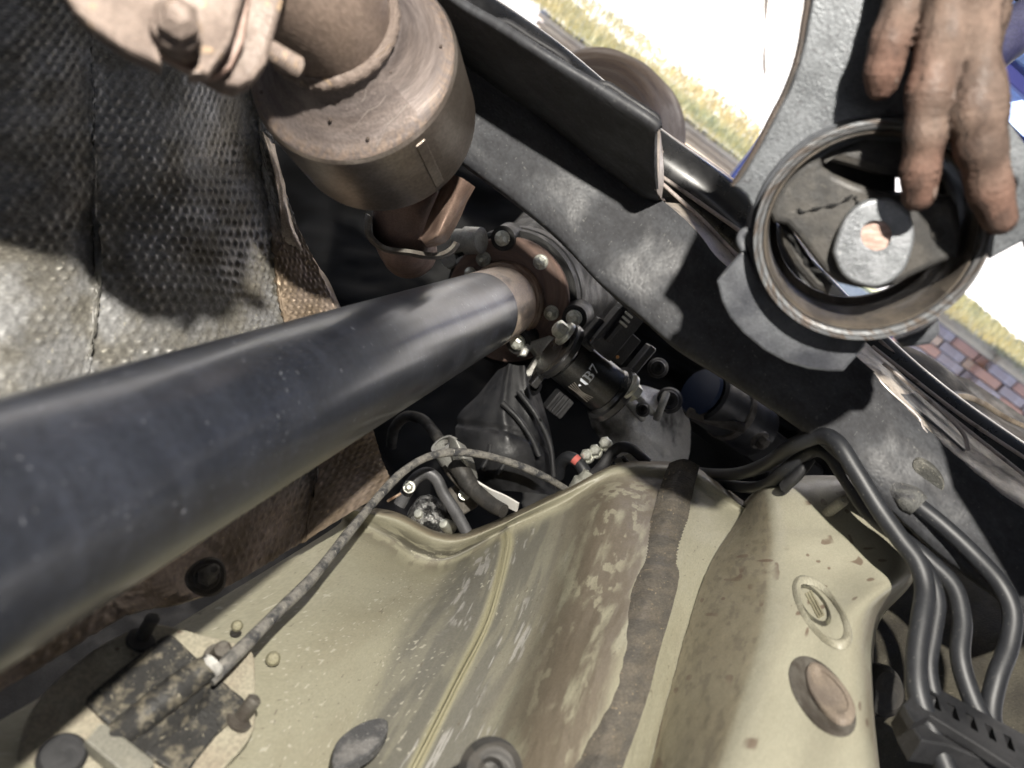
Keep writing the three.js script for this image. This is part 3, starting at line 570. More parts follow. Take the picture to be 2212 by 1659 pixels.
// box section for the body mount
const boxRows = [
  [[1600, 1092, 0.68], [1654, 1044, 0.66], [1740, 1030, 0.66], [1846, 1030, 0.66], [1866, 1034, 0.7]],
  [[1604, 1106, 0.61], [1653, 1056, 0.54], [1740, 1038, 0.53], [1848, 1037, 0.525], [1868, 1042, 0.6]],
  [[1562, 1170, 0.56], [1668, 1150, 0.482], [1790, 1148, 0.47], [1908, 1143, 0.467], [1930, 1150, 0.55]],
  [[1524, 1240, 0.53], [1664, 1236, 0.45], [1812, 1240, 0.44], [1952, 1236, 0.437], [1978, 1242, 0.52]],
  [[1490, 1340, 0.487], [1652, 1336, 0.41], [1766, 1338, 0.4], [1872, 1332, 0.405], [1900, 1345, 0.5]],
  [[1444, 1500, 0.425], [1606, 1500, 0.355], [1740, 1500, 0.35], [1863, 1500, 0.355], [1888, 1500, 0.45]],
  [[1376, 1770, 0.345], [1515, 1770, 0.275], [1708, 1770, 0.275], [1886, 1770, 0.28], [1912, 1770, 0.37]],
].map(A3);
part('box_section', patch(boxRows, 200, 260, {
  disp: (s, t) => 0.001 * (fbm(s * 8, t * 14, 3) - 0.5) + 0.0006 * (fbm(s * 40, t * 60, 3) - 0.5) * sstep(0.3, 0.2, s),
  uv1: true, thick: 0.002,
}), tintMap((s, t) => {
  const n = fbm(s * 12, t * 16, 12), k = sstep(0.27, 0.23, s), fine = vnoise(s * 300, t * 420, 3);
  let c = lerp3(TAN, [0.24, 0.215, 0.155], 0.5 * sstep(0.42, 0.7, n));
  c = lerp3(c, [0.19, 0.165, 0.115], k * 0.75); c = lerp3(c, [0.12, 0.104, 0.078], k * 0.55 * sstep(0.5, 0.72, fbm(s * 60, t * 50, 5)));  // left wall darkened: its shading is put into the colour
  c = lerp3(c, [0.275, 0.263, 0.205], (1 - k) * 0.8 * sstep(0.97, 0.55, s));
  c = lerp3(c, [0.2, 0.17, 0.13], 0.5 * sstep(0.72, 0.82, s) * sstep(0.4, 0.6, n) * sstep(0.3, 0.5, t));
  c = lerp3(c, [0.11, 0.075, 0.055], 0.8 * sstep(0.85, 0.89, vnoise(s * 26, t * 40, 6)) * sstep(0.45, 0.6, fbm(s * 8, t * 9, 2)));
  const f = 0.9 + 0.2 * fine;
  return [c[0] * f, c[1] * f, c[2] * f];
}, 640), floorPan, 'tan box section holding the threaded stud');
part('recess_panel', patch([
  [[1860, 1150, 0.6], [2000, 1180, 0.6], [2150, 1230, 0.59], [2330, 1300, 0.57]], [[1860, 1330, 0.53], [2000, 1330, 0.54], [2150, 1350, 0.53], [2330, 1380, 0.52]],
  [[1860, 1500, 0.47], [2000, 1500, 0.49], [2150, 1500, 0.49], [2330, 1500, 0.48]], [[1860, 1780, 0.4], [2000, 1780, 0.42], [2150, 1780, 0.43], [2330, 1780, 0.42]]].map(A3), 80, 80, { disp: (s, t) => 0.004 * (fbm(s * 4, t * 4, 9) - 0.5), thick: 0.002 }), worn({ a: [0.075, 0.068, 0.05], b: [0.035, 0.031, 0.024], c: [0.16, 0.145, 0.11], cover: 0.5, soft: 0.3, freq: 4, speck: 0.05, rough: [0.5, 0.75], bump: 0.0004, tile: 0.12 }), floorPan);  // tan panel darkened, the shade of the recess put into its colour
// the two oval pressings, their plug and what shows through
{
  const R = boxRows, dr = (name, args, mat, label) => part(name, drape(R, ...args), mat, floorPan, label);
  dr('pressing_rim', [1776, 1324, 37, 84, -0.62, [[1.12, 0.0005], [1.04, 0.0022], [0.97, 0.003], [0.9, 0.0022], [0.82, 0.0006]]], worn({ a: [0.28, 0.268, 0.21], b: [0.24, 0.225, 0.17], cover: 0.5, freq: 6, rough: [0.45, 0.6], tile: 0.08 }));
  dr('drain_hole', [1757, 1308, 20, 44, -0.66, [[1.25, 0.0007], [1.1, 0.0016], [1, 0.001], [0.98, -0.003], [0.7, -0.008], [0, -0.01]]], worn({ a: [0.1, 0.095, 0.065], b: [0.04, 0.037, 0.028], cover: 0.5, freq: 5, rough: [0.6, 0.8], tile: 0.04 }), 'oval drain hole in the tan box section');
  for (const [dx, dy] of [[-3, 2], [2, -1], [7, -4]]) part('hole_thread', sweep([[1744 + dx, 1282 + dy], [1757 + dx, 1306 + dy], [1772 + dx, 1334 + dy]].map(([x, y]) => { const q = surfacePoint(R, x, y); return q.p.addScaledVector(q.n, 0.0004); }), 0.0007, { n: 20, seg: 8 }), M.tanFlat, floorPan);
  dr('recess_shading', [1776, 1506, 48, 94, -0.62, [[1.08, 0.0004], [1, 0.0014], [0.92, 0.0012], [0.8, 0.0006], [0.4, 0.0005]]], M.dullSteel);  // thin dark disc that paints the shading inside the recess
  dr('hole_plug', [1791, 1505, 34, 78, -0.6, [[1, 0.0008], [0.97, 0.0028], [0.9, 0.0034], [0.72, 0.0034], [0.68, 0.0024], [0.4, 0.0022], [0, 0.0022]]], worn({ a: [0.19, 0.155, 0.122], b: [0.14, 0.115, 0.095], cover: 0.5, freq: 6, rough: [0.6, 0.8], tile: 0.08 }), 'brown plug closing the lower oval hole');
  const q = surfacePoint(R, 1788, 1108), d = V().subVectors(at(1836, 1070, 0.455), q.p).normalize();
  part('threaded_stud', threaded(q.p.clone().addScaledVector(d, -0.002), d, 0.0036, 0.026, 0.0013), worn({ a: [0.4, 0.38, 0.3], b: [0.26, 0.24, 0.18], cover: 0.45, freq: 4, rough: [0.5, 0.7], tile: 0.05 }), floorPan, 'tan painted threaded stud on the box section');
}
// small pressed dimples on the flat part
for (const [x, y, d, r] of [[512, 1352, 0.405, 0.0021], [590, 1423, 0.402, 0.0026]]) { const c = at(x, y, d), n = V().subVectors(EYE, c).normalize(); part('dimple', revolve(c.addScaledVector(n, -0.003), n, [[0, r * 1.6], [0.0026, r * 1.1], [0.0034, r * 0.5], [0.0036, 0]], 22), M.tanFlat, floorPan); }
{ // dark foam pads near the bottom edge
  const P = plane3(at(700, 1640, 0.355), at(860, 1560, 0.39), at(860, 1640, 0.362)).shift(0.006);
  part('foam_patch', plate(P, [[716, 1640], [728, 1600], [770, 1566], [815, 1550], [838, 1558], [832, 1590], [800, 1625], [752, 1650], [724, 1658]], 0.004, { bevel: 0.001, smooth: 60 }), worn({ a: [0.06, 0.06, 0.062], b: [0.16, 0.155, 0.15], c: [0.3, 0.3, 0.29], cover: 0.45, freq: 6, speck: 0.08, rough: [0.8, 0.95], bump: 0.001, tile: 0.06 }), floorPan, 'grey foam patch stuck to the floor pan');
  const c = at(1060, 1668, 0.315), n = V().subVectors(EYE, c).normalize();
  part('rubber_grommet', revolve(c.addScaledVector(n, -0.006), n, [[0, 0.0145], [0.004, 0.0145], [0.008, 0.011], [0.0085, 0.006], [0.006, 0.004], [0.006, 0]], 36), M.rubber, floorPan);
}
// ---------------------------------------------------------------- heat shield in the tunnel
const shieldRows = [
  [[-380, -150, 0.36], [0, -150, 0.42], [190, -150, 0.47], [214, -150, 0.476], [400, -150, 0.52], [535, -120, 0.58], [556, -100, 0.585], [580, -90, 0.6]],
  [[-380, 250, 0.33], [0, 250, 0.38], [192, 250, 0.425], [214, 250, 0.431], [400, 260, 0.48], [545, 270, 0.55], [562, 280, 0.55], [584, 298, 0.56]],
  [[-380, 450, 0.315], [0, 450, 0.365], [194, 440, 0.412], [216, 440, 0.418], [410, 450, 0.47], [572, 460, 0.55], [590, 470, 0.552], [640, 480, 0.565]],
  [[-380, 620, 0.3], [0, 620, 0.35], [197, 620, 0.4], [219, 620, 0.406], [420, 620, 0.46], [590, 640, 0.545], [612, 645, 0.547], [714, 640, 0.58]],
  [[-380, 900, 0.29], [0, 880, 0.335], [178, 860, 0.38], [202, 860, 0.386], [430, 850, 0.45], [630, 800, 0.545], [652, 800, 0.548], [768, 810, 0.585]],
  [[-380, 1250, 0.28], [0, 1200, 0.325], [180, 1150, 0.37], [208, 1140, 0.376], [470, 1050, 0.46], [670, 970, 0.555], [690, 970, 0.558], [806, 930, 0.59]],
  [[-380, 1680, 0.25], [0, 1491, 0.3], [230, 1354, 0.345], [300, 1322, 0.36], [480, 1270, 0.41], [640, 1178, 0.49], [680, 1155, 0.505], [845, 1052, 0.595]],
].map(A3);
const shield = thing('heat_shield', 'dimpled grey aluminium heat shield lining the tunnel beside the drive shaft', 'heat shield', at(300, 700, 0.43));
const dimple = (x, y, pitch, r, h) => {
  const row = Math.round(y / (pitch * 0.866)), ox = (row & 1) * 0.5 * pitch, c = Math.round((x - ox) / pitch), k = hash(c, row, 4);
  const dx = x - c * pitch - ox - (k - 0.5) * 0.0012, dy = y - row * pitch * 0.866 - (hash(c, row, 9) - 0.5) * 0.0012;
  return h * (0.55 + 0.6 * k) * Math.exp(-(dx * dx + dy * dy) / (r * r));
};
const nearStud = at(438, 1240, 0.4);
part('shield_panel', patch(shieldRows, 480, 640, {
  disp: (s, t, x, y, p) => {
    const pad = sstep(0.034, 0.026, p.distanceTo(nearStud));
    const strip = sstep(0.8, 0.86, s);
    let h = mixn(dimple(x, y, 0.0076, 0.0019, 0.00145) * mixn(1, 0.45, sstep(0.3, 0.12, s) * sstep(0.4, 0.65, t)) * (0.5 + sstep(0.3, 0.65, fbm(s * 9, t * 9, 51))), dimple(x, y, 0.0055, 0.0015, 0.0011), strip) * (1 - pad) - 0.0015 * pad;
    h += 0.008 * (fbm(s * 4, t * 5, 3) - 0.5) + 0.0022 * (fbm(s * 26, t * 30, 3) - 0.5);
    h -= 0.006 * Math.exp(-(((s - 0.357 - 0.01 * Math.sin(t * 20)) / 0.007) ** 2)) * sstep(0.3, 0.45, t) * sstep(0.7, 0.55, t);
    return h;
  },
  color: (s, t) => { const n = fbm(s * 12, t * 14, 6); let c = [1, 1, 1]; c = lerp3(c, [0.62, 0.56, 0.46], 0.5 * sstep(0.45, 0.72, n)); c = lerp3(c, [0.98, 0.72, 0.52], Math.max(sstep(0.74, 0.84, s) * sstep(0.3, 0.4, t), sstep(0.84, 0.92, t)) * 0.75); return c; },  // right strip tinted bronze: glow reflected by the converter, put into the colour
  thick: 0.0012,
}), M.aluShield, shield);
{ // the thin folded edge by the converter, caught light put into its colour
  const rows = [[[566, 285, 0.545], [580, 300, 0.55], [592, 312, 0.56]], [[590, 360, 0.545], [604, 372, 0.55], [610, 380, 0.56]], [[604, 440, 0.55], [618, 446, 0.555], [628, 450, 0.565]], [[612, 520, 0.555], [640, 520, 0.56], [652, 522, 0.575]], [[640, 600, 0.575], [690, 598, 0.578], [706, 600, 0.595]], [[680, 690, 0.59], [735, 690, 0.595], [748, 690, 0.61]]].map(A3);
  part('folded_edge', patch(rows, 16, 90, { disp: (s, t) => 0.002 * (fbm(s * 3, t * 12, 4) - 0.5), thick: 0.0012 }), worn({ a: [0.5, 0.42, 0.33], b: [0.36, 0.3, 0.24], cover: 0.5, freq: 5, rough: [0.35, 0.55], metal: 0.7, metalDirt: 0.3, tile: 0.1 }), shield, 'folded edge of the shield with caught light put into its bright colour');
  const c = at(446, 1247, 0.396), n = V().subVectors(at(478, 1214, 0.352), c).normalize();
  part('washer', revolve(c.clone(), n, [[-0.001, 0.006], [-0.001, 0.0105], [0.0012, 0.0108], [0.0022, 0.0095], [0.0016, 0.005]], 40, { wob: (a) => 1 + 0.05 * Math.sin(a * 3) }), M.dullSteel, shield);
  part('nut', hexHead(c.clone().addScaledVector(n, 0.0015), n, 0.0055, 0.006, { washer: 1.3 }), M.dullSteel, shield);
  part('stud', threaded(c.clone().addScaledVector(n, 0.006), n, 0.0031, 0.024, 0.0014), M.dullSteel, shield);
}
// ---------------------------------------------------------------- drive shaft
const SA = at(-41, 1153.7, 0.2103), SB = at(1059, 665.1, 0.7), SD = V().subVectors(SB, SA).normalize(), SL = SA.distanceTo(SB);
const onShaft = (t) => SA.clone().addScaledVector(SD, t);
const shaft = thing('drive_shaft', 'long black painted drive shaft tube bolted to the round flange', 'drive shaft', onShaft(SL * 0.6));
{
  const R = 0.0375, prof = [];
  for (let i = 0; i <= 300; i++) prof.push([-0.25 + (SL + 0.26) * i / 300, R]);
  part('tube', revolve(SA, SD, prof, 120, { crease: 1, color: (a, t, r, p) => { const n = fbm(a * 3 + t * 6, t * 60, 3), m = fbm(a * 1.6, t * 14, 8); const d = sstep(0.4, 0.64, n) * sstep(0.3, 0.8, t / SL) * sstep(0.3, 0.6, m); return lerp3([0.9, 0.93, 1.02], [3.2, 3.15, 3.1], 0.8 * d); } }), M.shaftPaint, shaft);
  part('bare_end', revolve(SA, SD, [[SL - 0.05, R - 0.0004], [SL - 0.032, R + 0.0001], [SL - 0.02, R + 0.00025], [SL + 0.036, R + 0.0002], [SL + 0.0405, R]], 120, { crease: 1, color: () => [1, 1, 1] }), worn({ a: [0.66, 0.54, 0.43], b: [0.22, 0.175, 0.14], cover: 0.33, soft: 0.25, freq: 4, streak: [3, 1], rough: [0.4, 0.65], metal: 0.35, metalDirt: 0.1, bump: 0.0003, tile: 0.12 }), shaft, 'bare tan end of the tube where the paint is worn');
  part('weld_ring', revolve(SA, SD, [[SL + 0.036, R - 0.001], [SL + 0.038, R + 0.0022], [SL + 0.041, R + 0.0034], [SL + 0.0445, R + 0.0022], [SL + 0.046, R + 0.0015], [SL + 0.049, R + 0.004], [SL + 0.054, R + 0.0046], [SL + 0.06, R + 0.0036], [SL + 0.061, R - 0.004]], 120, { crease: 0.8, wob: (a) => 1 + 0.004 * Math.sin(a * 41) }), M.bareSteel, shaft);
  const fl = SL + 0.06;
  part('flange', revolve(SA, SD, [[fl, R - 0.004], [fl, 0.0655], [fl + 0.0015, 0.067], [fl + 0.0085, 0.067], [fl + 0.01, 0.065], [fl + 0.01, 0]], 96, { crease: 0.5 }), M.rustPlate, shaft, 'rust brown round flange');
  const side = V().subVectors(at(1190, 675, 0.7), at(1168, 566, 0.7)); side.addScaledVector(SD, -side.dot(SD)).normalize();
  for (const [x, y] of [[1168, 566], [1191, 676], [1054, 577], [1110, 712]]) {
    const P = SA.clone().addScaledVector(SD, fl - 0.0005), dir = V().subVectors(at(x, y, 1), EYE), t = V().subVectors(P, EYE).dot(SD) / dir.dot(SD), q = EYE.clone().addScaledVector(dir, t);
    const off = V().subVectors(q, P); off.addScaledVector(SD, -off.dot(SD)).clampLength(0.05, 0.058);
    const nut = part('flange_nut', hexHead(P.clone().add(off), SD.clone().negate(), 0.0066, 0.0068, { washer: 1.22, stud: 0.003 }), M.zinc, shaft);
  }
}
// ---------------------------------------------------------------- catalytic converter and exhaust
const CA = at(760, 137.4, 0.38), CD = dirOf(0.10629835, -0.16413672, -0.98069353);
const conv = thing('catalytic_converter', 'brown stained steel catalytic converter with a welded inlet cone', 'catalytic converter', CA.clone().addScaledVector(CD, 0.03));
{
  const R = 0.0569;
  part('can', revolve(CA, CD, [[-0.001, R - 0.001], [0.001, R + 0.0004], [0.006, R + 0.0007], [0.058, R + 0.0007], [0.062, R], [0.066, R - 0.004], [0.085, R - 0.02], [0.098, 0.023]], 180, { crease: 0.5 }), M.canSteel, conv);
  part('inlet_cone', revolve(CA, CD, [[0.004, R - 0.0015], [0.0012, R - 0.0006], ...Array.from({ length: 26 }, (_, i) => [-0.001 - 0.0305 * (i / 25), 0.0316 + 0.0243 * Math.pow(1 - i / 25, 2.1)])], 260, {
    crease: 1, color: (a, t, r, p) => { const n = fbm(r * 300, a * 1.2, 3), e = sstep(0.047, 0.055, r) * sstep(0.38, 0.62, fbm(a * 40, r * 900, 8)); let c = lerp3([0.95, 0.92, 0.95], [1.25, 1.15, 1.1], n); c = lerp3(c, [1.7, 1.45, 1.2], e * 0.8); return c; },
  }), M.converter, conv, 'brown inlet cone with drip marks and a dusty rim');
  part('weld_bead', revolve(CA, CD, [[-0.028, 0.0312], [-0.0295, 0.034], [-0.032, 0.0352], [-0.0345, 0.034], [-0.036, 0.031]], 140, { crease: 1, wob: (a) => 1 + 0.008 * Math.sin(a * 30) + 0.006 * Math.sin(a * 71) }), M.rustFlange, conv);
  part('inlet_pipe', sweep([CA.clone().addScaledVector(CD, -0.032), CA.clone().addScaledVector(CD, -0.07), CA.clone().addScaledVector(CD, -0.12).add(dirOf(-0.006, 0.006, 0)), CA.clone().addScaledVector(CD, -0.16).add(dirOf(-0.02, 0.03, 0))], 0.0305, { n: 50, seg: 72 }), worn({ a: [0.2, 0.15, 0.122], b: [0.12, 0.09, 0.075], c: [0.27, 0.21, 0.165], cover: 0.5, soft: 0.3, freq: 4, speck: 0.06, rough: [0.5, 0.75], metal: 0.45, metalDirt: 0.2, bump: 0.0003, tile: 0.12 }), conv);
  { // pale drip marks wandering over the cone
    const b = V(0, 1, 0).cross(CD).normalize(), c2 = CD.clone().cross(b), onCone = (x, y) => { const ray = V().subVectors(at(x, y, 1), EYE).normalize(); let best = null, bd = 9; for (let k = 0; k < 300; k++) { const p = EYE.clone().addScaledVector(ray, 0.38 + k * 0.0003), q = V().subVectors(p, CA), t = q.dot(CD), r = q.addScaledVector(CD, -t).length(), want = 0.0316 + 0.0243 * Math.pow(clamp(1 + (t + 0.001) / 0.0305), 2.1); const e = Math.abs(r - want) + (t > 0 ? 1 : 0); if (e < bd) { bd = e; best = p; } } return best; };
    for (const pts of [[[835, 205], [818, 228], [795, 240], [776, 262], [764, 276]], [[880, 225], [858, 250], [838, 268], [822, 300], [812, 318]], [[790, 195], [788, 210], [780, 222]]]) part('drip_mark', sweep(pts.map(([x, y]) => onCone(x, y)), (u) => 0.0003 - 0.00012 * u, { n: 40, seg: 8, flat: 1 }), worn({ a: [0.24, 0.21, 0.19], b: [0.18, 0.15, 0.14], cover: 0.5, freq: 4, rough: [0.7, 0.9], tile: 0.05 }), conv);
  }
  // welded seam down the can
  const ax = CD, mid = CA.clone().addScaledVector(CD, 0.005), hit = at(905, 300, 0.37), off = V().subVectors(hit, mid); off.addScaledVector(ax, -off.dot(ax)).normalize();
  const tang = ax.clone().cross(off).normalize();
  part('seam', boxAt(mid.clone().addScaledVector(off, R + 0.0006).addScaledVector(ax, 0.026), tang, off, ax, 0.0062, 0.0012, 0.05, 0.0005), M.canSteel, conv);
  // a few raised drops and weld crumbs on the cone
  const crumbs = []; for (let i = 0; i < 16; i++) { const a = rr(0, 6.28), r = rr(0.034, 0.05), t = -0.018 + (r - 0.037) * 0.9; const b = V(0, 1, 0).cross(ax).normalize(), c2 = ax.clone().cross(b); const s = new THREE.SphereGeometry(rr(0.0006, 0.0012), 8, 6); const p = CA.clone().addScaledVector(ax, t).addScaledVector(b, Math.cos(a) * r).addScaledVector(c2, Math.sin(a) * r); s.translate(p.x, p.y, p.z); crumbs.push(s); }
  const cr = part('weld_spatter', crumbs, M.rustFlange, conv); cr.userData.kind = 'stuff';
  const E0 = CA.clone().addScaledVector(CD, 0.09);
  part('outlet_pipe', sweep([E0, CA.clone().addScaledVector(CD, 0.12), at(870, 500, 0.54), at(885, 545, 0.58)], 0.0225, { n: 40, seg: 48 }), M.rustPlate, conv);
  part('outlet_clamp', patch([[[800, 468, 0.5], [806, 505, 0.5], [840, 545, 0.5], [900, 556, 0.5], [950, 545, 0.51], [985, 520, 0.52]], [[790, 460, 0.54], [800, 510, 0.54], [838, 552, 0.54], [900, 564, 0.54], [955, 552, 0.55], [992, 524, 0.56]]].map(A3), 70, 12, { thick: 0.0025, disp: (s, t) => 0.003 * Math.sin(s * 9) }), M.dullSteel, conv);
  part('outlet_shroud', patch([[[970, 372, 0.505], [1000, 386, 0.486], [1026, 404, 0.505]], [[950, 410, 0.505], [982, 425, 0.475], [1008, 440, 0.5]], [[930, 455, 0.505], [962, 470, 0.465], [986, 487, 0.5]], [[915, 495, 0.505], [942, 508, 0.468], [962, 522, 0.5]], [[905, 512, 0.495], [915, 525, 0.49], [925, 535, 0.5]]].map(A3), 30, 60, { thick: 0.002, disp: (s, t) => 0.001 * (fbm(s * 5, t * 5, 2) - 0.5) }), worn({ a: [0.34, 0.24, 0.19], b: [0.22, 0.15, 0.12], cover: 0.5, freq: 5, rough: [0.4, 0.6], metal: 0.5, metalDirt: 0.3, tile: 0.08 }), conv, 'bent bronze sheet over the outlet');
}
{
  const t = thing('exhaust_flange', 'rusty bolted exhaust flange joint hanging blurred before the heat shield', 'exhaust flange', at(430, 60, 0.23));
  const P = plane3(at(200, 40, 0.218), at(420, 100, 0.232), at(420, -40, 0.232));
  part('front_plate', plate(P, [[-60, -420], [60, -120], [120, -40], [165, 24], [188, 46], [262, 100], [350, 141], [344, 100], [352, 92], [380, 108], [410, 116], [438, 112], [446, 116], [420, 148], [410, 158], [450, 160], [500, 90], [560, -120], [560, -420]], 0.006, { bevel: 0.002 }), M.rustFlange, t);  // upper end out of view, extended to fill the shadow on the shield
  const P2 = P.shift(-0.011), P3 = P.shift(-0.017);
  part('gasket', plate(P2, [[100, -140], [300, 90], [410, 150], [440, 166], [468, 166], [500, 146], [528, 90], [560, -140]], 0.0035, { bevel: 0.0008 }), M.rustPlate, t);
  part('rear_plate', plate(P3, [[100, -140], [330, 90], [460, 165], [486, 180], [515, 186], [548, 170], [576, 136], [590, 84], [612, 8], [640, -140], [600, -420], [40, -420]], 0.009, { bevel: 0.002 }), M.rustFlange, t);
  const c = at(380, 58, 0.226), n = P.n;
  part('bolt', [hexHead(c, n, 0.0068, 0.008, { washer: 1.12, dome: 0.3 })], M.rustFlange, t, 'round worn bolt head');
  part('shadow_pipe', sweep([[460, -420, 0.222], [300, -700, 0.215], [40, -880, 0.2], [-240, -960, 0.175], [-620, -960, 0.14]].map((p) => at(...p)), 0.062, { n: 60, seg: 48 }), M.rustFlange, t);  // unseen pipe, added and thickened to throw shadow on the heat shield
  const s0 = at(555, 95, 0.262), s1 = at(606, 124, 0.27);
  part('stud', threaded(s0, V().subVectors(s1, s0), 0.0042, 0.018, 0.0012), M.rustFlange, t);
}
// ---------------------------------------------------------------- chassis rail and what hangs beyond it
const railThing = thing('chassis_rail', 'black dusty chassis rail running slantwise behind the converter and the held bracket', 'chassis rail', at(1300, 450, 0.48));
{
  const lip = [
    [[880, -110, 0.416], [882, -80, 0.411], [876, -20, 0.450], [860, 30, 0.513]],
    [[984, -6, 0.406], [985, 6, 0.400], [976, 60, 0.445], [964, 104, 0.505]],
    [[1074, 50, 0.404], [1075, 60, 0.398], [1076, 130, 0.440], [1072, 186, 0.500]],
    [[1180, 118, 0.402], [1181, 128, 0.396], [1186, 205, 0.435], [1182, 262, 0.496]],
    [[1300, 192, 0.400], [1301, 202, 0.394], [1302, 290, 0.432], [1292, 350, 0.492]],
    [[1404, 254, 0.399], [1402, 266, 0.393], [1398, 350, 0.430], [1380, 420, 0.489]],
    [[1424, 272, 0.400], [1420, 284, 0.395], [1421, 376, 0.430], [1424, 432, 0.489]],
  ].map(A3);
  part('top_flange', patch(lip, 40, 160, { thick: 0.0022, disp: (s, t) => 0.0008 * (fbm(s * 4, t * 9, 5) - 0.5) }), M.rail, railThing, 'folded flange along the upper edge of the rail');
  const web = [
    [[820, 20, 0.515], [810, 90, 0.51], [790, 190, 0.51], [780, 210, 0.53], [794, 222, 0.6]],
    [[960, 108, 0.503], [950, 140, 0.5], [900, 240, 0.5], [890, 256, 0.515], [904, 268, 0.58]],
    [[1070, 190, 0.498], [1060, 225, 0.495], [1000, 325, 0.495], [991, 342, 0.51], [1005, 354, 0.57]],
    [[1180, 266, 0.494], [1168, 300, 0.491], [1110, 405, 0.491], [1100, 422, 0.505], [1114, 434, 0.565]],
    [[1290, 354, 0.49], [1276, 390, 0.487], [1218, 495, 0.487], [1208, 512, 0.5], [1222, 524, 0.56]],
    [[1424, 434, 0.487], [1404, 475, 0.483], [1310, 590, 0.483], [1300, 608, 0.497], [1314, 620, 0.555]],
    [[1500, 500, 0.482], [1478, 545, 0.478], [1400, 665, 0.478], [1391, 685, 0.492], [1405, 697, 0.55]],
    [[1565, 577, 0.477], [1545, 620, 0.473], [1475, 730, 0.473], [1468, 750, 0.487], [1482, 762, 0.545]],
    [[1715, 678, 0.466], [1690, 720, 0.462], [1620, 820, 0.462], [1613, 840, 0.476], [1627, 852, 0.534]],
    [[1872, 796, 0.454], [1850, 830, 0.45], [1775, 930, 0.45], [1768, 948, 0.464], [1782, 960, 0.52]],
    [[1994, 926, 0.44], [1970, 955, 0.436], [1900, 1050, 0.436], [1893, 1068, 0.45], [1907, 1080, 0.51]],
    [[2142, 1053, 0.425], [2118, 1085, 0.421], [2050, 1185, 0.421], [2043, 1202, 0.435], [2057, 1214, 0.495]],
    [[2330, 1180, 0.41], [2306, 1215, 0.406], [2246, 1325, 0.406], [2238, 1342, 0.42], [2252, 1354, 0.48]],
  ].map(A3);
  part('web', patch(web, 70, 420, { thick: 0.0022, disp: (s, t) => 0.0012 * (fbm(s * 4, t * 22, 5) - 0.5) + 0.0007 * (fbm(s * 30, t * 160, 7) - 0.5) * sstep(0.55, 0.75, t) }), M.rail, railThing, 'flat side of the rail, dusty grey where the lamp reaches it');
  // the underside of the rail, bounce from the ground put into its pale colour
  const under = [
    [[1424, 436, 0.489], [1428, 436, 0.5], [1470, 440, 0.56]],
    [[1500, 500, 0.484], [1504, 497, 0.495], [1540, 500, 0.555]],
    [[1565, 577, 0.479], [1570, 573, 0.49], [1610, 575, 0.55]],
    [[1715, 678, 0.468], [1720, 672, 0.48], [1770, 660, 0.54]],
    [[1872, 796, 0.456], [1880, 786, 0.468], [1926, 786, 0.53]],
    [[1916, 842, 0.45], [1926, 832, 0.462], [1985, 846, 0.525]],
    [[1994, 926, 0.442], [2004, 914, 0.454], [2062, 908, 0.515]],
    [[2142, 1053, 0.427], [2154, 1036, 0.44], [2214, 1024, 0.5]],
    [[2330, 1180, 0.412], [2344, 1160, 0.425], [2400, 1140, 0.485]],
  ].map(A3);
  part('underside', patch(under, 24, 240, { thick: 0.002, disp: (s, t) => 0.0012 * (fbm(s * 3, t * 30, 11) - 0.5) }), worn({ a: [0.46, 0.4, 0.34], b: [0.2, 0.175, 0.15], cover: 0.4, soft: 0.15, freq: 5, streak: [1, 3], rough: [0.35, 0.6], bump: 0.0004, tile: 0.16 }), railThing, 'dusty underside of the rail with ground light put into its pale colour');
  const P = plane3(at(1900, 790, 0.5), at(2080, 950, 0.475), at(1990, 850, 0.52));
  part('slot_cover', plate(P, [[1868, 758], [1900, 782], [1946, 820], [2030, 890], [2072, 925], [2086, 948], [2088, 972], [2074, 962], [2040, 932], [1960, 864], [1900, 806]], 0.003, { bevel: 0.001, smooth: 80 }), M.darkBracket, railThing);
  // pressed beads along the flange edge
  for (const pts of [[[1076, 47], [1096, 50], [1150, 84], [1205, 118], [1224, 134], [1229, 150]], [[1288, 183], [1310, 184], [1360, 216], [1400, 242], [1418, 256], [1422, 276]], [[900, -80], [985, -10], [1004, 0], [1018, 20]]])
    part('edge_bead', sweep(pts.map(([x, y], i) => at(x, y, 0.43 - i * 0.001)), 0.0024, { n: 60, seg: 14 }), M.blackPaint, railThing);
  for (const [a, b] of [[0, 3], [2, 6]]) part('rim_light_strip', sweep(lip.slice(a, b + 1).map((r) => r[0].clone()), 0.0007, { n: 50, seg: 8 }), M.edgeRimLight, railThing);  // painted rim light along the flange edge
  part('edge_return', patch([[[1426, 280, 0.436], [1432, 330, 0.45]], [[1423, 376, 0.447], [1434, 390, 0.47]], [[1419, 412, 0.456], [1430, 430, 0.48]], [[1431, 436, 0.487], [1440, 440, 0.5]], [[1470, 480, 0.485], [1478, 478, 0.5]]].map(A3), 10, 60, { thick: 0.0015 }), worn({ a: [0.4, 0.35, 0.32], b: [0.2, 0.17, 0.15], cover: 0.4, freq: 5, rough: [0.3, 0.5], metal: 0.4, metalDirt: 0.3, tile: 0.06 }), railThing, 'end edge of the flange with sky light put into its pale colour');  // pale colour paints the sky light along this edge
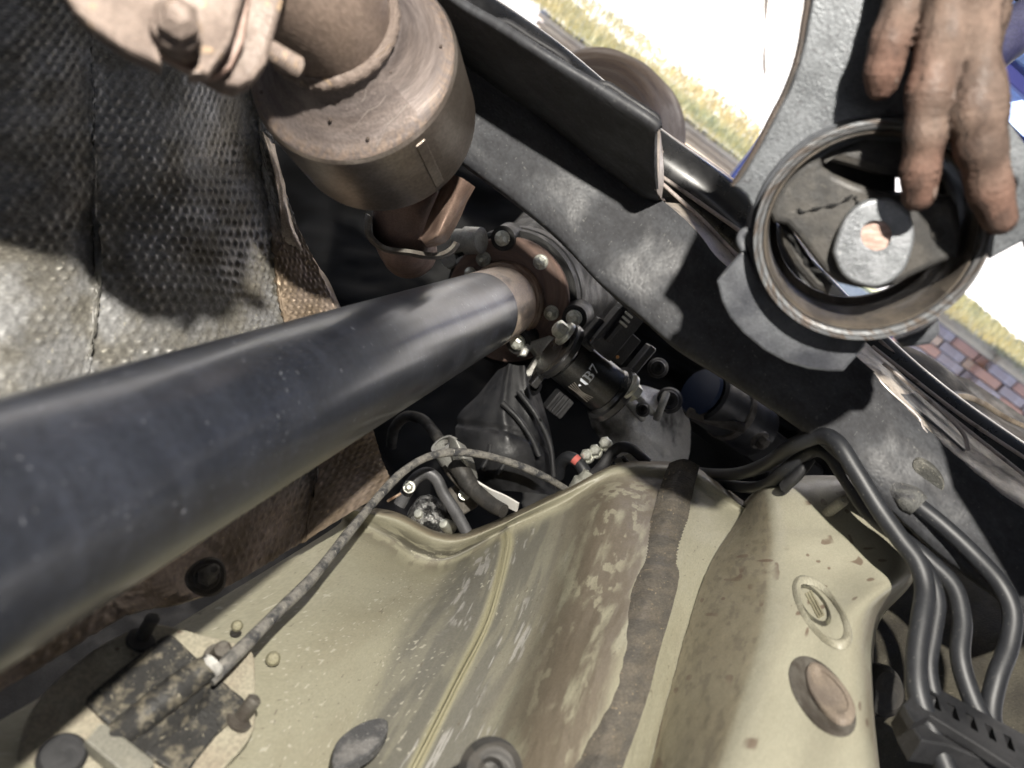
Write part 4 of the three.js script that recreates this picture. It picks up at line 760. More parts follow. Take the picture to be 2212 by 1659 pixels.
  for (const pts of [[[1885, 806, 0.452], [1916, 840, 0.448], [1984, 903, 0.442], [1996, 930, 0.438], [2050, 983, 0.433], [2142, 1053, 0.424], [2240, 1112, 0.416]], [[1908, 784, 0.475], [1990, 850, 0.468], [2080, 935, 0.458], [2092, 972, 0.452]], [[1938, 806, 0.5], [2060, 905, 0.49], [2230, 1040, 0.475]], [[1884, 748, 0.52], [1950, 800, 0.51], [2080, 900, 0.5], [2230, 1000, 0.49]]])
    part('rim_light_strip', sweep(pts.map((p) => at(...p)), 0.0013, { n: 80, seg: 8 }), M.edgeRimLight, railThing);  // pale strips painting the bright rims along the underside
  // oval spot of lamplight on the rail, painted as a pale patch
  part('rail_light_spot', plate(plane3(at(1930, 1000, 0.436), at(2050, 1100, 0.426), at(1960, 1060, 0.436)), ellipsePts(2006, 1026, 44, 19, 0.78, 40), 0.004, { up: 0.001 }), worn({ a: [0.13, 0.125, 0.11], b: [0.05, 0.05, 0.045], c: [0.25, 0.24, 0.2], cover: 0.5, freq: 6, speck: 0.1, rough: [0.7, 0.9], bump: 0.0008, tile: 0.05 }), railThing, 'pale oval on the rail, a spot of lamplight put into its colour');
}
{
  const t = thing('side_bar', 'round black side bar running behind the rail towards the bright outdoors', 'side bar', at(1480, 380, 0.62));
  const path = [[840, -120, 0.66], [1000, 20, 0.645], [1090, 84, 0.635], [1180, 150, 0.625], [1390, 330, 0.605], [1550, 450, 0.595], [1720, 620, 0.58], [1880, 785, 0.565], [2020, 905, 0.55], [2260, 1075, 0.53]];
  part('tube', sweep(path.map((p) => at(...p)), 0.0238, { n: 120, seg: 40 }), M.gloss, t);
  const strip = [[1195, 112, 0.615], [1290, 182, 0.61], [1420, 278, 0.602], [1590, 398, 0.59]];
  part('pinch_flange', patch([[[1195, 106, 0.64], [1197, 114, 0.61]], [[1290, 178, 0.63], [1293, 187, 0.605]], [[1425, 280, 0.62], [1426, 290, 0.598]], [[1590, 396, 0.61], [1590, 406, 0.585]], [[1760, 560, 0.6], [1760, 570, 0.575]], [[1900, 742, 0.59], [1900, 750, 0.565]]].map(A3), 6, 90, { thick: 0.0018 }), worn({ a: [0.4, 0.34, 0.31], b: [0.25, 0.2, 0.18], cover: 0.4, freq: 5, rough: [0.4, 0.6], tile: 0.1 }), t, 'edge flange along the bar with sky light put into its pale colour');  // pale colour paints the rim of sky light on the flange
  for (const [a, d] of [[[[1432, 398], [1520, 478], [1560, 520], [1600, 560]], 0.54], [[[1425, 378], [1500, 430], [1600, 500]], 0.56], [[[1900, 735], [1960, 790], [2080, 890], [2230, 1000]], 0.545]])
    part('edge_strip', sweep(a.map(([x, y]) => at(x, y, d)), 0.0016, { n: 50, seg: 8 }), worn({ a: [0.42, 0.36, 0.33], b: [0.2, 0.17, 0.15], cover: 0.4, freq: 5, rough: [0.4, 0.6], tile: 0.1 }), t);  // pale strips, sky light on the edges put into their colour
}
{ // brown drum behind the rail
  const c = at(1262, 285, 1.35), ax = V().subVectors(EYE, c).normalize().add(V(0.5, 0.1, 0.1)).normalize();
  const t = thing('muffler_drum', 'brown dusty rounded drum showing above the black side bar', 'muffler', c);
  part('shell', revolve(c, ax, [[0.05, 0], [0.048, 0.05], [0.042, 0.1], [0.026, 0.135], [0, 0.152], [-0.06, 0.158], [-0.14, 0.155], [-0.15, 0.14], [-0.15, 0]], 60), M.dustyBrown, t);
  part('end_boss', revolve(c.clone().addScaledVector(ax, 0.055), ax, [[0, 0.03], [0.012, 0.026], [0.014, 0]], 30), M.dustyBrown, t);
}
{ // wheel and its inner arch, seen past the rail
  const c = at(1830, 1010, 0.98), ax = V().subVectors(EYE, c).normalize().add(dirOf(-0.35, -0.2, 0)).normalize();
  const t = thing('wheel', 'dark dusty tyre rounding up behind the rail and the bracket pad', 'wheel', c);
  const prof = []; for (let i = 0; i <= 24; i++) { const a = i / 24 * Math.PI; prof.push([0.075 * Math.cos(a), 0.13 + 0.055 * Math.sin(a) ** 0.7]); }
  part('tyre', revolve(c, ax, prof, 90, { crease: 1 }), M.dustyBlack, t);
  part('rim', revolve(c, ax, [[0.06, 0.132], [0.045, 0.12], [-0.02, 0.1], [-0.03, 0]], 60), M.dullSteel, t);
  const c2 = at(2130, 1000, 0.8);
  const t2 = thing('wheel_housing', 'dusty black domed wheel housing edge beside the brick stacks', 'wheel housing', c2);
  part('dome', patch([
    [[1985, 900, 0.72], [2010, 870, 0.76], [2050, 845, 0.82], [2100, 850, 0.88], [2150, 885, 0.9], [2330, 960, 0.88]],
    [[1995, 915, 0.68], [2030, 885, 0.69], [2075, 862, 0.73], [2125, 880, 0.78], [2180, 915, 0.8], [2330, 985, 0.78]],
    [[2000, 920, 0.66], [2060, 935, 0.65], [2110, 935, 0.66], [2160, 955, 0.67], [2240, 990, 0.67], [2340, 1040, 0.66]],
    [[2030, 960, 0.64], [2080, 980, 0.625], [2130, 1010, 0.625], [2190, 1050, 0.625], [2260, 1090, 0.62], [2340, 1130, 0.61]],
  ].map(A3), 70, 60, { thick: 0.003, disp: (s, t) => 0.002 * (fbm(s * 5, t * 5, 4) - 0.5) }), M.dustyBlack, t2);
  part('rim_edge', sweep([[2000, 908, 0.69], [2030, 880, 0.7], [2075, 858, 0.74], [2125, 874, 0.79], [2180, 908, 0.82], [2330, 975, 0.8]].map((p) => at(...p)), 0.004, { n: 60, seg: 12 }), worn({ a: [0.4, 0.33, 0.25], b: [0.2, 0.16, 0.12], cover: 0.5, freq: 5, rough: [0.8, 0.9], bump: 0.001, tile: 0.08 }), t2, 'pale dusty rim');
  const t3 = thing('arch_liner', 'plain dark wheel arch liner curving up between the tyre and the dusty dome', 'arch liner', at(2120, 880, 1.1));
  part('liner', patch([[[2030, 820, 1.0], [2080, 815, 1.06], [2140, 850, 1.12], [2220, 905, 1.16], [2340, 985, 1.18]], [[2035, 870, 0.98], [2090, 870, 1.0], [2150, 900, 1.04], [2220, 950, 1.08], [2340, 1030, 1.1]], [[2050, 960, 0.95], [2100, 960, 0.97], [2160, 980, 1.0], [2240, 1020, 1.02], [2340, 1080, 1.04]]].map(A3), 50, 30, { thick: 0.004 }), M.dustyBlack, t3);
}
{ // blue axle stand outside, its post leaning into view behind the bracket
  const t = thing('axle_stand', 'blue steel axle stand with a square base standing outside behind the hand', 'axle stand', V(onZ(1565, 395, -1.25).x, 0, -1.25));
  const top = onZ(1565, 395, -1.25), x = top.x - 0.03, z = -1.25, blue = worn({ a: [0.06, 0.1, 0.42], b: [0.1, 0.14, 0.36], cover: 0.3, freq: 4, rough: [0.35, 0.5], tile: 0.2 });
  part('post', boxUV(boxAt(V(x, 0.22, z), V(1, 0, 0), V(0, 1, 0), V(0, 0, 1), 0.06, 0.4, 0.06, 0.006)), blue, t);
  part('base', boxUV(boxAt(V(x - 0.06, 0.03, z), V(1, 0, 0), V(0, 1, 0), V(0, 0, 1), 0.34, 0.05, 0.3, 0.008)), worn({ a: [0.2, 0.3, 0.62], b: [0.25, 0.32, 0.55], cover: 0.3, freq: 4, rough: [0.35, 0.5], tile: 0.2 }), t, 'blue base plate with sunlight put into its pale colour');  // paler copy of the post blue, sunlight painted in
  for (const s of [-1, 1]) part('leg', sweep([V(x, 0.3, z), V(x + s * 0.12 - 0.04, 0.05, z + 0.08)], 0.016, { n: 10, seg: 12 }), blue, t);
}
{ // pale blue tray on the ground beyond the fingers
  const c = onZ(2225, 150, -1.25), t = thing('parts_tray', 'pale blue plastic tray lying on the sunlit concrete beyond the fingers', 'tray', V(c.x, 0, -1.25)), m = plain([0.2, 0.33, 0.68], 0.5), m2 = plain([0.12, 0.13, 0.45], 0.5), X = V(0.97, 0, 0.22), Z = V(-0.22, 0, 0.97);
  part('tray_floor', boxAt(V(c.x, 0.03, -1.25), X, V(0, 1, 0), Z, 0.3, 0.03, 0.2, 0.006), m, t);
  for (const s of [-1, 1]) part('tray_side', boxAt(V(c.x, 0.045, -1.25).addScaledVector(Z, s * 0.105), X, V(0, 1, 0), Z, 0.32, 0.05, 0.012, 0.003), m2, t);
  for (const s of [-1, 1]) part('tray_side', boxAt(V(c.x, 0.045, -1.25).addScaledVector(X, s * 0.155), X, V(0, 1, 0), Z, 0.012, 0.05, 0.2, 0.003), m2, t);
}
{ // dark tube that crosses behind the fingers at the top edge
  const t = thing('dark_strut', 'dark blue black strut crossing behind the fingertips and the blue base', 'strut', at(2180, 70, 0.42));
  part('tube', sweep([[2070, 190, 0.42], [2130, 118, 0.42], [2200, 62, 0.42], [2300, -10, 0.42]].map((p) => at(...p)), 0.0135, { n: 40, seg: 32, flat: 1 }), worn({ a: [0.02, 0.02, 0.06], b: [0.05, 0.05, 0.09], cover: 0.4, freq: 4, rough: [0.35, 0.6], tile: 0.1 }), t);
}
// ---------------------------------------------------------------- engine mount bracket held up by the hand
const MS = 1.185;                                           // distances of the bracket and the hand
const MC0 = at(1874.5, 507, 0.265 * MS), MD = dirOf(0.33, 0.29, -0.9);
const mount = thing('engine_mount', 'cast engine mount bracket with a torn round rubber bushing held up by the hand', 'engine mount', MC0);
{
  const e1 = dirOf(1, 0, 0); e1.addScaledVector(MD, -e1.dot(MD)).normalize(); const e2 = MD.clone().cross(e1);
  const plane = (h) => { const o = MC0.clone().addScaledVector(MD, h); return plane3(o, o.clone().add(e1), o.clone().add(e2)); };
  const k = MS;
  const R = 0.0407 * k * 1.0;
  // sleeve ring
  part('outer_ring', revolve(MC0, MD, [[0.004, R * 0.91], [0.0015, R * 0.918], [0.0006, R * 0.945], [0.0012, R * 0.955], [0, R * 0.965], [0, R * 0.99], [0.0015, R], [0.05, R], [0.05, R * 0.94]], 140, { crease: 0.5 }), M.ringRim, mount, 'worn steel ring around the bushing');
  part('inner_liner', revolve(MC0, MD, [[0.05, R * 0.9], [0.006, R * 0.905], [0.003, R * 0.9], [0.003, R * 0.885], [0.006, R * 0.872], [0.02, R * 0.86], [0.052, R * 0.85], [0.053, R * 0.78], [0.057, R * 0.78], [0.057, R * 0.88]], 140, { crease: 0.6 }), M.ringInside, mount, 'brown dusty inside of the ring');
  part('collar', revolve(MC0, MD, [[0.012, R * 1.0], [0.011, R * 1.03], [0.014, R * 1.06], [0.04, R * 1.06], [0.04, R]], 120, { crease: 0.5 }), M.darkBracket, mount);
  // arm plate
  const PA = plane(0.013);
  part('arm', plate(PA, [[1757, -160], [1753, 0], [1746, 40], [1738, 90], [1725, 140], [1702, 200], [1678, 245], [1640, 320], [1601, 384], [1585, 402], [1600, 411], [1613, 424], [1622, 444], [1640, 470], [1700, 400], [1790, 330], [1870, 300], [1980, 310], [2060, 360], [2120, 420], [2150, 500], [2140, 560], [2215, 520], [2330, 420], [2330, 300], [2230, 330], [2180, 260], [2120, 120], [2080, -160]], 0.006, { bevel: 0.0012, holes: [ellipsePts(2188, 400, 9, 17, 0.1, 20)] }), M.castBracket, mount, 'grey cast arm of the bracket');
  part('arm_edge', sweep([[1753, -160], [1748, 0], [1741, 42], [1733, 92], [1720, 142], [1697, 202], [1673, 247], [1635, 322], [1596, 386], [1584, 404]].map(([x, y]) => PA.hit(x, y).addScaledVector(MD, 0.0045)), 0.0021, { n: 110, seg: 14 }), worn({ a: [0.06, 0.046, 0.038], b: [0.04, 0.034, 0.03], cover: 0.5, freq: 6, rough: [0.6, 0.8], metal: 0.3, bump: 0.0004, tile: 0.06 }), mount, 'brown raised edge of the arm');
  // web of the collar under the ring, and the lower pad
  part('arm_shoulder', plate(plane(0.02), [[1584, 402], [1610, 418], [1622, 446], [1606, 500], [1600, 545], [1625, 560], [1660, 470], [1680, 400], [1640, 350]], 0.008, { bevel: 0.0015 }), M.darkBracket, mount);
  part('rail_shade_plate', plate(PA.shift(-0.008), [[2206, 330], [2330, 290], [2720, 480], [2760, 1210], [2330, 1210], [2228, 920], [2236, 600], [2204, 440]], 0.008, { bevel: 0.0012 }), M.castBracket, mount, 'plate added mostly out of view to cast shade on the rail');  // added mostly out of view to shade the rail
  part('lug', sweep([[1608, 540], [1600, 522], [1602, 508], [1612, 500], [1622, 504], [1622, 525]].map(([x, y]) => plane(0.012).hit(x, y)), 0.0021, { n: 40, seg: 12 }), M.darkBracket, mount);
  part('lower_pad', plate(plane(0.011), [[1548, 608], [1574, 576], [1601, 545], [1612, 543], [1640, 600], [1690, 660], [1760, 706], [1830, 730], [1872, 738], [1870, 748], [1846, 776], [1822, 803], [1790, 803], [1745, 798], [1700, 784], [1650, 757], [1605, 720], [1576, 686], [1558, 650]], 0.01, { bevel: 0.0014 }), M.darkBracket, mount, 'crescent shaped dark pad below the ring');
  part('foot', plate(plane(0.036), [[1935, 736], [1990, 716], [2030, 690], [2032, 720], [2010, 745], [1975, 750], [1950, 752]], 0.012, { bevel: 0.002 }), M.darkBracket, mount);
  // rubber
  const PR = plane(0.008);
  part('rubber_body', plate(PR, [[1712, 372], [1740, 350], [1773, 340], [1778, 360], [1800, 375], [1845, 395], [1890, 410], [1923, 418], [1990, 425], [2056, 424], [2070, 445], [2078, 517], [2072, 556], [2010, 580], [1966, 600], [1935, 618], [1897, 627], [1848, 622], [1810, 612], [1782, 590], [1755, 556], [1722, 512], [1698, 486], [1672, 482], [1660, 460], [1672, 425], [1690, 396]], 0.036, { bevel: 0.003, seg: 3 }), M.rubber, mount, 'cracked black rubber of the bushing');
  part('rubber_arm', plate(plane(0.016), [[1680, 480], [1705, 495], [1735, 540], [1770, 590], [1800, 615], [1790, 640], [1755, 622], [1715, 575], [1690, 530]], 0.02, { bevel: 0.003 }), M.rubber, mount);
  part('bump_stop', plate(plane(0.014), [[1764, 342], [1780, 330], [1806, 300], [1860, 272], [1920, 266], [1990, 285], [2030, 320], [2020, 360], [1960, 384], [1910, 381], [1860, 366], [1812, 352]], 0.03, { bevel: 0.004, smooth: 70 }), M.rubber, mount, 'rubber bump stop under the upper rim');
  part('rear_lip', plate(plane(0.05), [[1730, 300], [1780, 330], [1870, 365], [1925, 372], [1935, 372], [1935, 440], [1925, 440], [1850, 420], [1760, 385]], 0.005, { bevel: 0.001 }), M.blackPaint, mount);
  // cracks, cut into the rubber face
  for (const pts of [[[1724, 450], [1730, 458], [1745, 456], [1775, 448], [1812, 440], [1843, 421]], [[1846, 424], [1852, 437], [1866, 441], [1880, 446]], [[1703, 508], [1718, 525], [1722, 540], [1738, 560], [1742, 575], [1760, 584], [1775, 588]]])
    part('crack', sweep(pts.map(([x, y]) => PR.hit(x, y).addScaledVector(MD, -0.0003)), (t) => 0.0006 + 0.0004 * Math.sin(t * 23), { n: 60, seg: 8 }), plain([0.004, 0.004, 0.004], 0.95), mount);
  // aluminium core
  const PS = plane(0.001);
  part('core_sleeve', plate(PS, [[1799, 546], [1805, 520], [1816, 490], [1830, 466], [1848, 448], [1866, 437], [1886, 431], [1920, 429], [1945, 440], [1964, 460], [1974, 485], [1976, 515], [1970, 545], [1956, 580], [1936, 603], [1914, 616], [1890, 621], [1862, 617], [1836, 607], [1814, 585]], 0.05, { holes: [{ pts: ellipsePts(1893, 508, 42, 41, 0, 40) }], bevel: 0.0016, smooth: 120, seg: 3 }), M.aluSleeve, mount, 'bright aluminium core of the bushing');
  part('core_bore', plate(plane(0.0035), ellipsePts(1893, 508, 46, 45, 0, 40), 0.004, { bevel: 0 }), M.bore, mount, 'pinkish disc just inside the bore');  // pinkish disc set just behind the opening
  part('rivet', revolve(PR.hit(2026, 506), MD.clone().negate(), [[0, 0.0028], [0.0006, 0.0024], [0.001, 0.001], [0.001, 0]], 20), M.rubber, mount);
}
// ---------------------------------------------------------------- the hand
{
  const hand = thing('person_hand', 'grease stained hand reaching down, fingertips resting on the engine mount bushing', 'hand', at(2060, 180, 0.28));
  const J = (x, y, d, hw) => { const q = V((x - 1106) / FPX * d, (829.5 - y) / FPX * d, -d); return [q, hw * 0.945 / FPX * d]; };
  const fingers = [
    [J(2000, -190, 0.272, 62), J(1966, -20, 0.276, 48), J(1925, 84, 0.281, 43), J(1908, 150, 0.286, 39), J(1905, 184, 0.289, 34)],
    [J(2080, -190, 0.264, 66), J(2056, -20, 0.268, 58), J(2034, 90, 0.272, 50), J(2010, 196, 0.276, 51), J(1998, 290, 0.281, 42), J(1988, 370, 0.288, 40), J(1984, 424, 0.293, 34)],
    [J(2150, -190, 0.262, 64), J(2118, -20, 0.266, 50), J(2110, 90, 0.27, 42), J(2107, 190, 0.272, 58), J(2108, 235, 0.273, 64), J(2118, 320, 0.277, 51), J(2138, 410, 0.283, 45), J(2158, 472, 0.287, 37)],
    [J(2170, -190, 0.285, 58), J(2135, 40, 0.305, 40), J(2122, 130, 0.318, 34), J(2118, 180, 0.325, 28)],
    [J(2180, -190, 0.3, 70), J(2190, -60, 0.345, 50), J(2170, 60, 0.372, 44), J(2140, 160, 0.385, 38)],
  ];
  const palm = [[J(2010, -240, 0.28, 80), J(2170, -240, 0.275, 80)]];
  const cap = (p, [a, ra], [b, rb]) => { const ba = V().subVectors(b, a), pa = V().subVectors(p, a), h = clamp(pa.dot(ba) / ba.lengthSq()); return pa.addScaledVector(ba, -h).length() - mixn(ra, rb, h); };
  const smin = (a, b, k) => { const h = clamp(0.5 + 0.5 * (b - a) / k); return mixn(b, a, h) - k * h * (1 - h); };
  const chain = (p, c) => { let d = 1; for (let i = 0; i < c.length - 1; i++) d = smin(d, cap(p, c[i], c[i + 1]), 0.003); return d; };
  const CREASE = [[0, 2, 0.0005], [0, 3, 0.0004], [1, 3, 0.0006], [1, 5, 0.0006], [2, 4, 0.0006], [2, 6, 0.0005]];
  const field = (p) => {
    let d = chain(p, fingers[0]);
    const k = mixn(0.0004, 0.012, sstep(0.15, 0.18, p.y));
    for (let i = 1; i < 5; i++) d = smin(d, chain(p, fingers[i]), k);
    d = smin(d, chain(p, palm[0]), 0.02);
    for (const [fi, jn, am] of CREASE) { const [a] = fingers[fi][jn], ax = V().subVectors(fingers[fi][jn + 1]?.[0] ?? a, fingers[fi][jn - 1][0]).normalize(), q = V().subVectors(p, a); if (q.lengthSq() < 0.0004) { const u = q.dot(ax); d += am * (Math.exp(-((u / 0.0009) ** 2)) + 0.6 * Math.exp(-(((u - 0.0028) / 0.0008) ** 2)) + 0.5 * Math.exp(-(((u + 0.003) / 0.0008) ** 2))); } }
    return d + 0.0005 * (fbm(p.x * 130 + 9, p.y * 70, 4, 0, 2) - 0.5);
  };
  const res = 116, mc = new MarchingCubes(res, new THREE.MeshStandardMaterial(), false, false, 400000);
  const cen = V(0.165, 0.122, -0.318), half = 0.083;
  const size = mc.size, f = mc.field;
  for (let z = 0; z < size; z++) for (let y = 0; y < size; y++) for (let x = 0; x < size; x++) {
    const p = V((x / (size / 2) - 1) * half, (y / (size / 2) - 1) * half, (z / (size / 2) - 1) * half).add(cen);
    f[x + y * size + z * size * size] = -field(p);
  }
  mc.isolation = 0; mc.update();
  const n = mc.count ?? mc.geometry.drawRange.count, pos = new Float32Array(n * 3), P = mc.positionArray;
  const v = V(), cols = new Float32Array(n * 3);
  for (let i = 0; i < n; i++) {
    v.set(P[i * 3], P[i * 3 + 1], P[i * 3 + 2]).multiplyScalar(half).add(cen);
    const a = fbm(v.x * 160, v.y * 90, v.z * 120 + 3), b = fbm(v.x * 60, v.y * 60, v.z * 60 + 8), tipD = Math.min(...fingers.slice(0, 3).map((c) => v.distanceTo(c[c.length - 1][0])));
    let c = [1, 1, 1];
    c = lerp3(c, [0.62, 0.6, 0.6], sstep(0.46, 0.66, b)); c = lerp3(c, [1.18, 0.88, 0.82], sstep(0.03, 0.012, tipD) * 0.6);
    c = lerp3(c, [0.35, 0.34, 0.36], sstep(0.58, 0.7, a) * 0.55); c = lerp3(c, [0.3, 0.27, 0.27], sstep(0.0095, 0.0065, Math.abs(tipD - 0.0005)) * 0.35 * sstep(0.4, 0.6, a));
    cols.set(c, i * 3);
    v.applyMatrix4(CAM).toArray(pos, i * 3);
  }
  let g = new THREE.BufferGeometry();
  g.setAttribute('position', new THREE.BufferAttribute(pos, 3)); g.setAttribute('color', new THREE.BufferAttribute(cols, 3));
  g = mergeVertices(g, 1e-5); g.computeVertexNormals(); boxUV(g);
  part('hand_skin', g, M.skin, hand);
  for (const [x, y, d, ax, ay, rot] of [[1938, 150, 0.2835, 20, 32, 0.12], [2019, 400, 0.2885, 18, 32, 0.08], [2188, 440, 0.284, 18, 32, -0.3]]) {
    const s = new THREE.SphereGeometry(1, 24, 16), k = d / FPX; s.scale(ax * k, ay * k, 0.0013); s.rotateY(1.0); s.rotateZ(-rot);
    s.applyMatrix4(new THREE.Matrix4().extractRotation(CAM)); const c = at(x, y, d); s.translate(c.x, c.y, c.z);
    part('fingernail', s, M.nail, hand);
  }
}
// ---------------------------------------------------------------- gearbox end and the parts around it
const gear = thing('gearbox', 'grey cast gearbox end with bolts behind the drive shaft flange', 'gearbox', onShaft(SL + 0.09));
{
  const fl = SL + 0.07, q = (t) => onShaft(fl + t);
  part('seal_housing', revolve(q(0), SD, [[0.002, 0.03], [0.002, 0.07], [0.004, 0.0735], [0.02, 0.0745], [0.022, 0.076], [0.03, 0.077], [0.045, 0.077], [0.05, 0.06]], 90, { crease: 0.5 }), M.gearCase, gear);
  part('casing', revolve(q(0.045), SD, [[0, 0.05], [0, 0.062], [0.02, 0.066], [0.06, 0.074], [0.14, 0.09], [0.3, 0.12], [0.5, 0.15], [0.5, 0]], 48, { wob: (a) => 1 + 0.05 * Math.sin(a * 3 + 1) + 0.03 * Math.sin(a * 11) }), M.gearCase, gear);
  const ax = SD.clone().negate();
  for (const [x, y, d, r] of [[1085, 515, 0.735, 0.0085], [1240, 687, 0.725, 0.0088], [1118, 740, 0.73, 0.0085], [1016, 590, 0.76, 0.007]]) {
    const c = at(x, y, d);
    part('boss', revolve(c.clone().addScaledVector(SD, 0.03), ax, [[0, 0.016], [0.02, 0.0135], [0.028, 0.013], [0.0285, 0]], 28), M.gearCase, gear);
    part('case_bolt', hexHead(c, ax, r * 0.8, 0.0065, { washer: 1.18, dome: 0.12 }), M.zinc, gear);
  }
  part('case_web', plate(facing(1160, 770, 0.73, 0.2, 0.1), [[1128, 752], [1139, 740], [1188, 724], [1200, 730], [1186, 742], [1172, 760], [1180, 780], [1165, 810], [1150, 822], [1130, 806], [1143, 796], [1160, 768], [1150, 752], [1136, 770], [1122, 768]], 0.014, { bevel: 0.002 }), M.alu, gear, 'bright cast web under the flange');
  part('plug_fitting', [revolve(at(1040, 520, 0.73), dirOf(-0.85, 0.1, -0.45), [[0, 0], [0, 0.0135], [0.018, 0.0145], [0.02, 0.012], [0.03, 0.012], [0.031, 0]], 32)], M.alu, gear);
  part('fitting_nut', hexHead(at(1010, 513, 0.74), dirOf(-0.85, 0.1, 0.4), 0.0075, 0.008), M.zinc, gear);
  for (const [x, y, d, r] of [[985, 535, 0.77, 0.007], [975, 560, 0.78, 0.011], [1000, 565, 0.77, 0.006]]) part('fitting', revolve(at(x, y, d), dirOf(-0.3, -0.2, 0.9), [[-0.02, r * 1.1], [0, r], [0.008, r * 0.8], [0.009, 0]], 20), M.alu, gear);
  // lower case with ribs
  part('lower_case', patch([
    [[1270, 880, 0.8], [1310, 850, 0.79], [1370, 830, 0.79], [1440, 850, 0.82], [1480, 880, 0.88]], [[1280, 925, 0.78], [1325, 905, 0.76], [1370, 890, 0.76], [1435, 900, 0.8], [1490, 920, 0.87]],
    [[1330, 985, 0.79], [1360, 965, 0.77], [1395, 950, 0.775], [1440, 955, 0.81], [1490, 970, 0.88]], [[1360, 1040, 0.83], [1385, 1025, 0.82], [1410, 1015, 0.82], [1440, 1015, 0.85], [1480, 1020, 0.9]]].map(A3), 60, 50, { thick: 0.004, disp: (s, t) => 0.003 * (fbm(s * 6, t * 6, 5) - 0.5) }), worn({ a: [0.6, 0.59, 0.56], b: [0.06, 0.055, 0.05], cover: 0.38, soft: 0.2, freq: 3, rough: [0.45, 0.7], metal: 0.5, metalDirt: 0.2, bump: 0.0006, tile: 0.11 }), gear, 'stained pale lower case');
  for (const [a, b] of [[[1350, 862], [1388, 905]], [[1372, 850], [1410, 892]], [[1418, 905], [1440, 850]]]) part('case_rib', sweep([at(a[0], a[1], 0.765), at((a[0] + b[0]) / 2, (a[1] + b[1]) / 2, 0.755), at(b[0], b[1], 0.765)], 0.004, { n: 20, seg: 12 }), M.alu, gear);
  for (const [x, y, d, r] of [[1421, 795, 0.74, 0.008], [1388, 885, 0.745, 0.006], [1445, 865, 0.79, 0.011]]) part('case_boss', revolve(at(x, y, d).addScaledVector(V().subVectors(EYE, at(x, y, d)).normalize(), -0.02), V().subVectors(EYE, at(x, y, d)).normalize(), [[0, r * 1.4], [0.014, r * 1.2], [0.016, r], [0.024, r * 0.9], [0.025, r * 0.5], [0.022, 0]], 30), M.gearCase, gear);
}
{ // engine oil filter and pan farther in, mostly in the dark
  const t = thing('oil_filter', 'dark oil filter with a blue cap deep in the shade right of the gearbox', 'oil filter', at(1545, 860, 0.85));
  t.userData.label = 'dark oil filter with a blue cap deep in the shade below the bracket pad';
  const o = at(1520, 850, 0.83), d = dirOf(0.75, -0.45, -0.5);
  part('can', revolve(o, d, [[0, 0.03], [0.003, 0.034], [0.09, 0.034], [0.094, 0.036], [0.1, 0.036], [0.1, 0]], 40), M.blackPaint, t);
  part('cap', revolve(o.clone().addScaledVector(d, -0.004), d.clone().negate(), [[0, 0.03], [0.004, 0.028], [0.006, 0.016], [0.006, 0]], 32), plain([0.006, 0.018, 0.055], 0.5), t, 'blue cap');
  part('band', revolve(o.clone().addScaledVector(d, 0.05), d, [[-0.006, 0.0345], [-0.004, 0.036], [0.004, 0.036], [0.006, 0.0345]], 40), M.dullSteel, t);
  const u = thing('engine_backdrop', 'near black backdrop sheet added for the shade behind the hoses, with the oil pan', 'engine', at(1200, 900, 1.15));
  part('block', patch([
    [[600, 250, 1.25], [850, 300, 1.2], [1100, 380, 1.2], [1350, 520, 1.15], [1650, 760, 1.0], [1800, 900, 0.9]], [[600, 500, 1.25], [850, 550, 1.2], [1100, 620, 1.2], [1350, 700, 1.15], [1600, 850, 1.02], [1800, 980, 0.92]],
    [[650, 800, 1.25], [850, 820, 1.15], [1100, 850, 1.1], [1350, 880, 1.1], [1600, 950, 1.05], [1800, 1060, 0.95]], [[700, 1150, 1.2], [850, 1150, 1.1], [1100, 1200, 1.05], [1350, 1150, 1.05], [1600, 1150, 1.0], [1800, 1180, 0.95]]].map(A3), 90, 90, { thick: 0.02, disp: (s, t) => 0.05 * (fbm(s * 7, t * 7, 3) - 0.5) }), plain([0.004, 0.004, 0.0045], 0.6), u);  // black sheet standing in for the unlit depth behind the parts
  part('oil_pan', boxUV(boxAt(at(1620, 960, 0.92), dirOf(0.8, -0.6, 0), dirOf(0.6, 0.8, 0), dirOf(0.1, 0, 1), 0.16, 0.05, 0.1, 0.01)), plain([0.018, 0.017, 0.017], 0.55), u);
  part('pan_bolt', hexHead(at(1640, 950, 0.8), dirOf(0.4, -0.6, 0.7), 0.008, 0.01), M.dullSteel, u);
  part('pipe_band', sweep([[1486, 890, 0.82], [1540, 908, 0.82], [1606, 925, 0.82]].map((p) => at(...p)), 0.006, { n: 30, seg: 12 }), M.dullSteel, u);
}
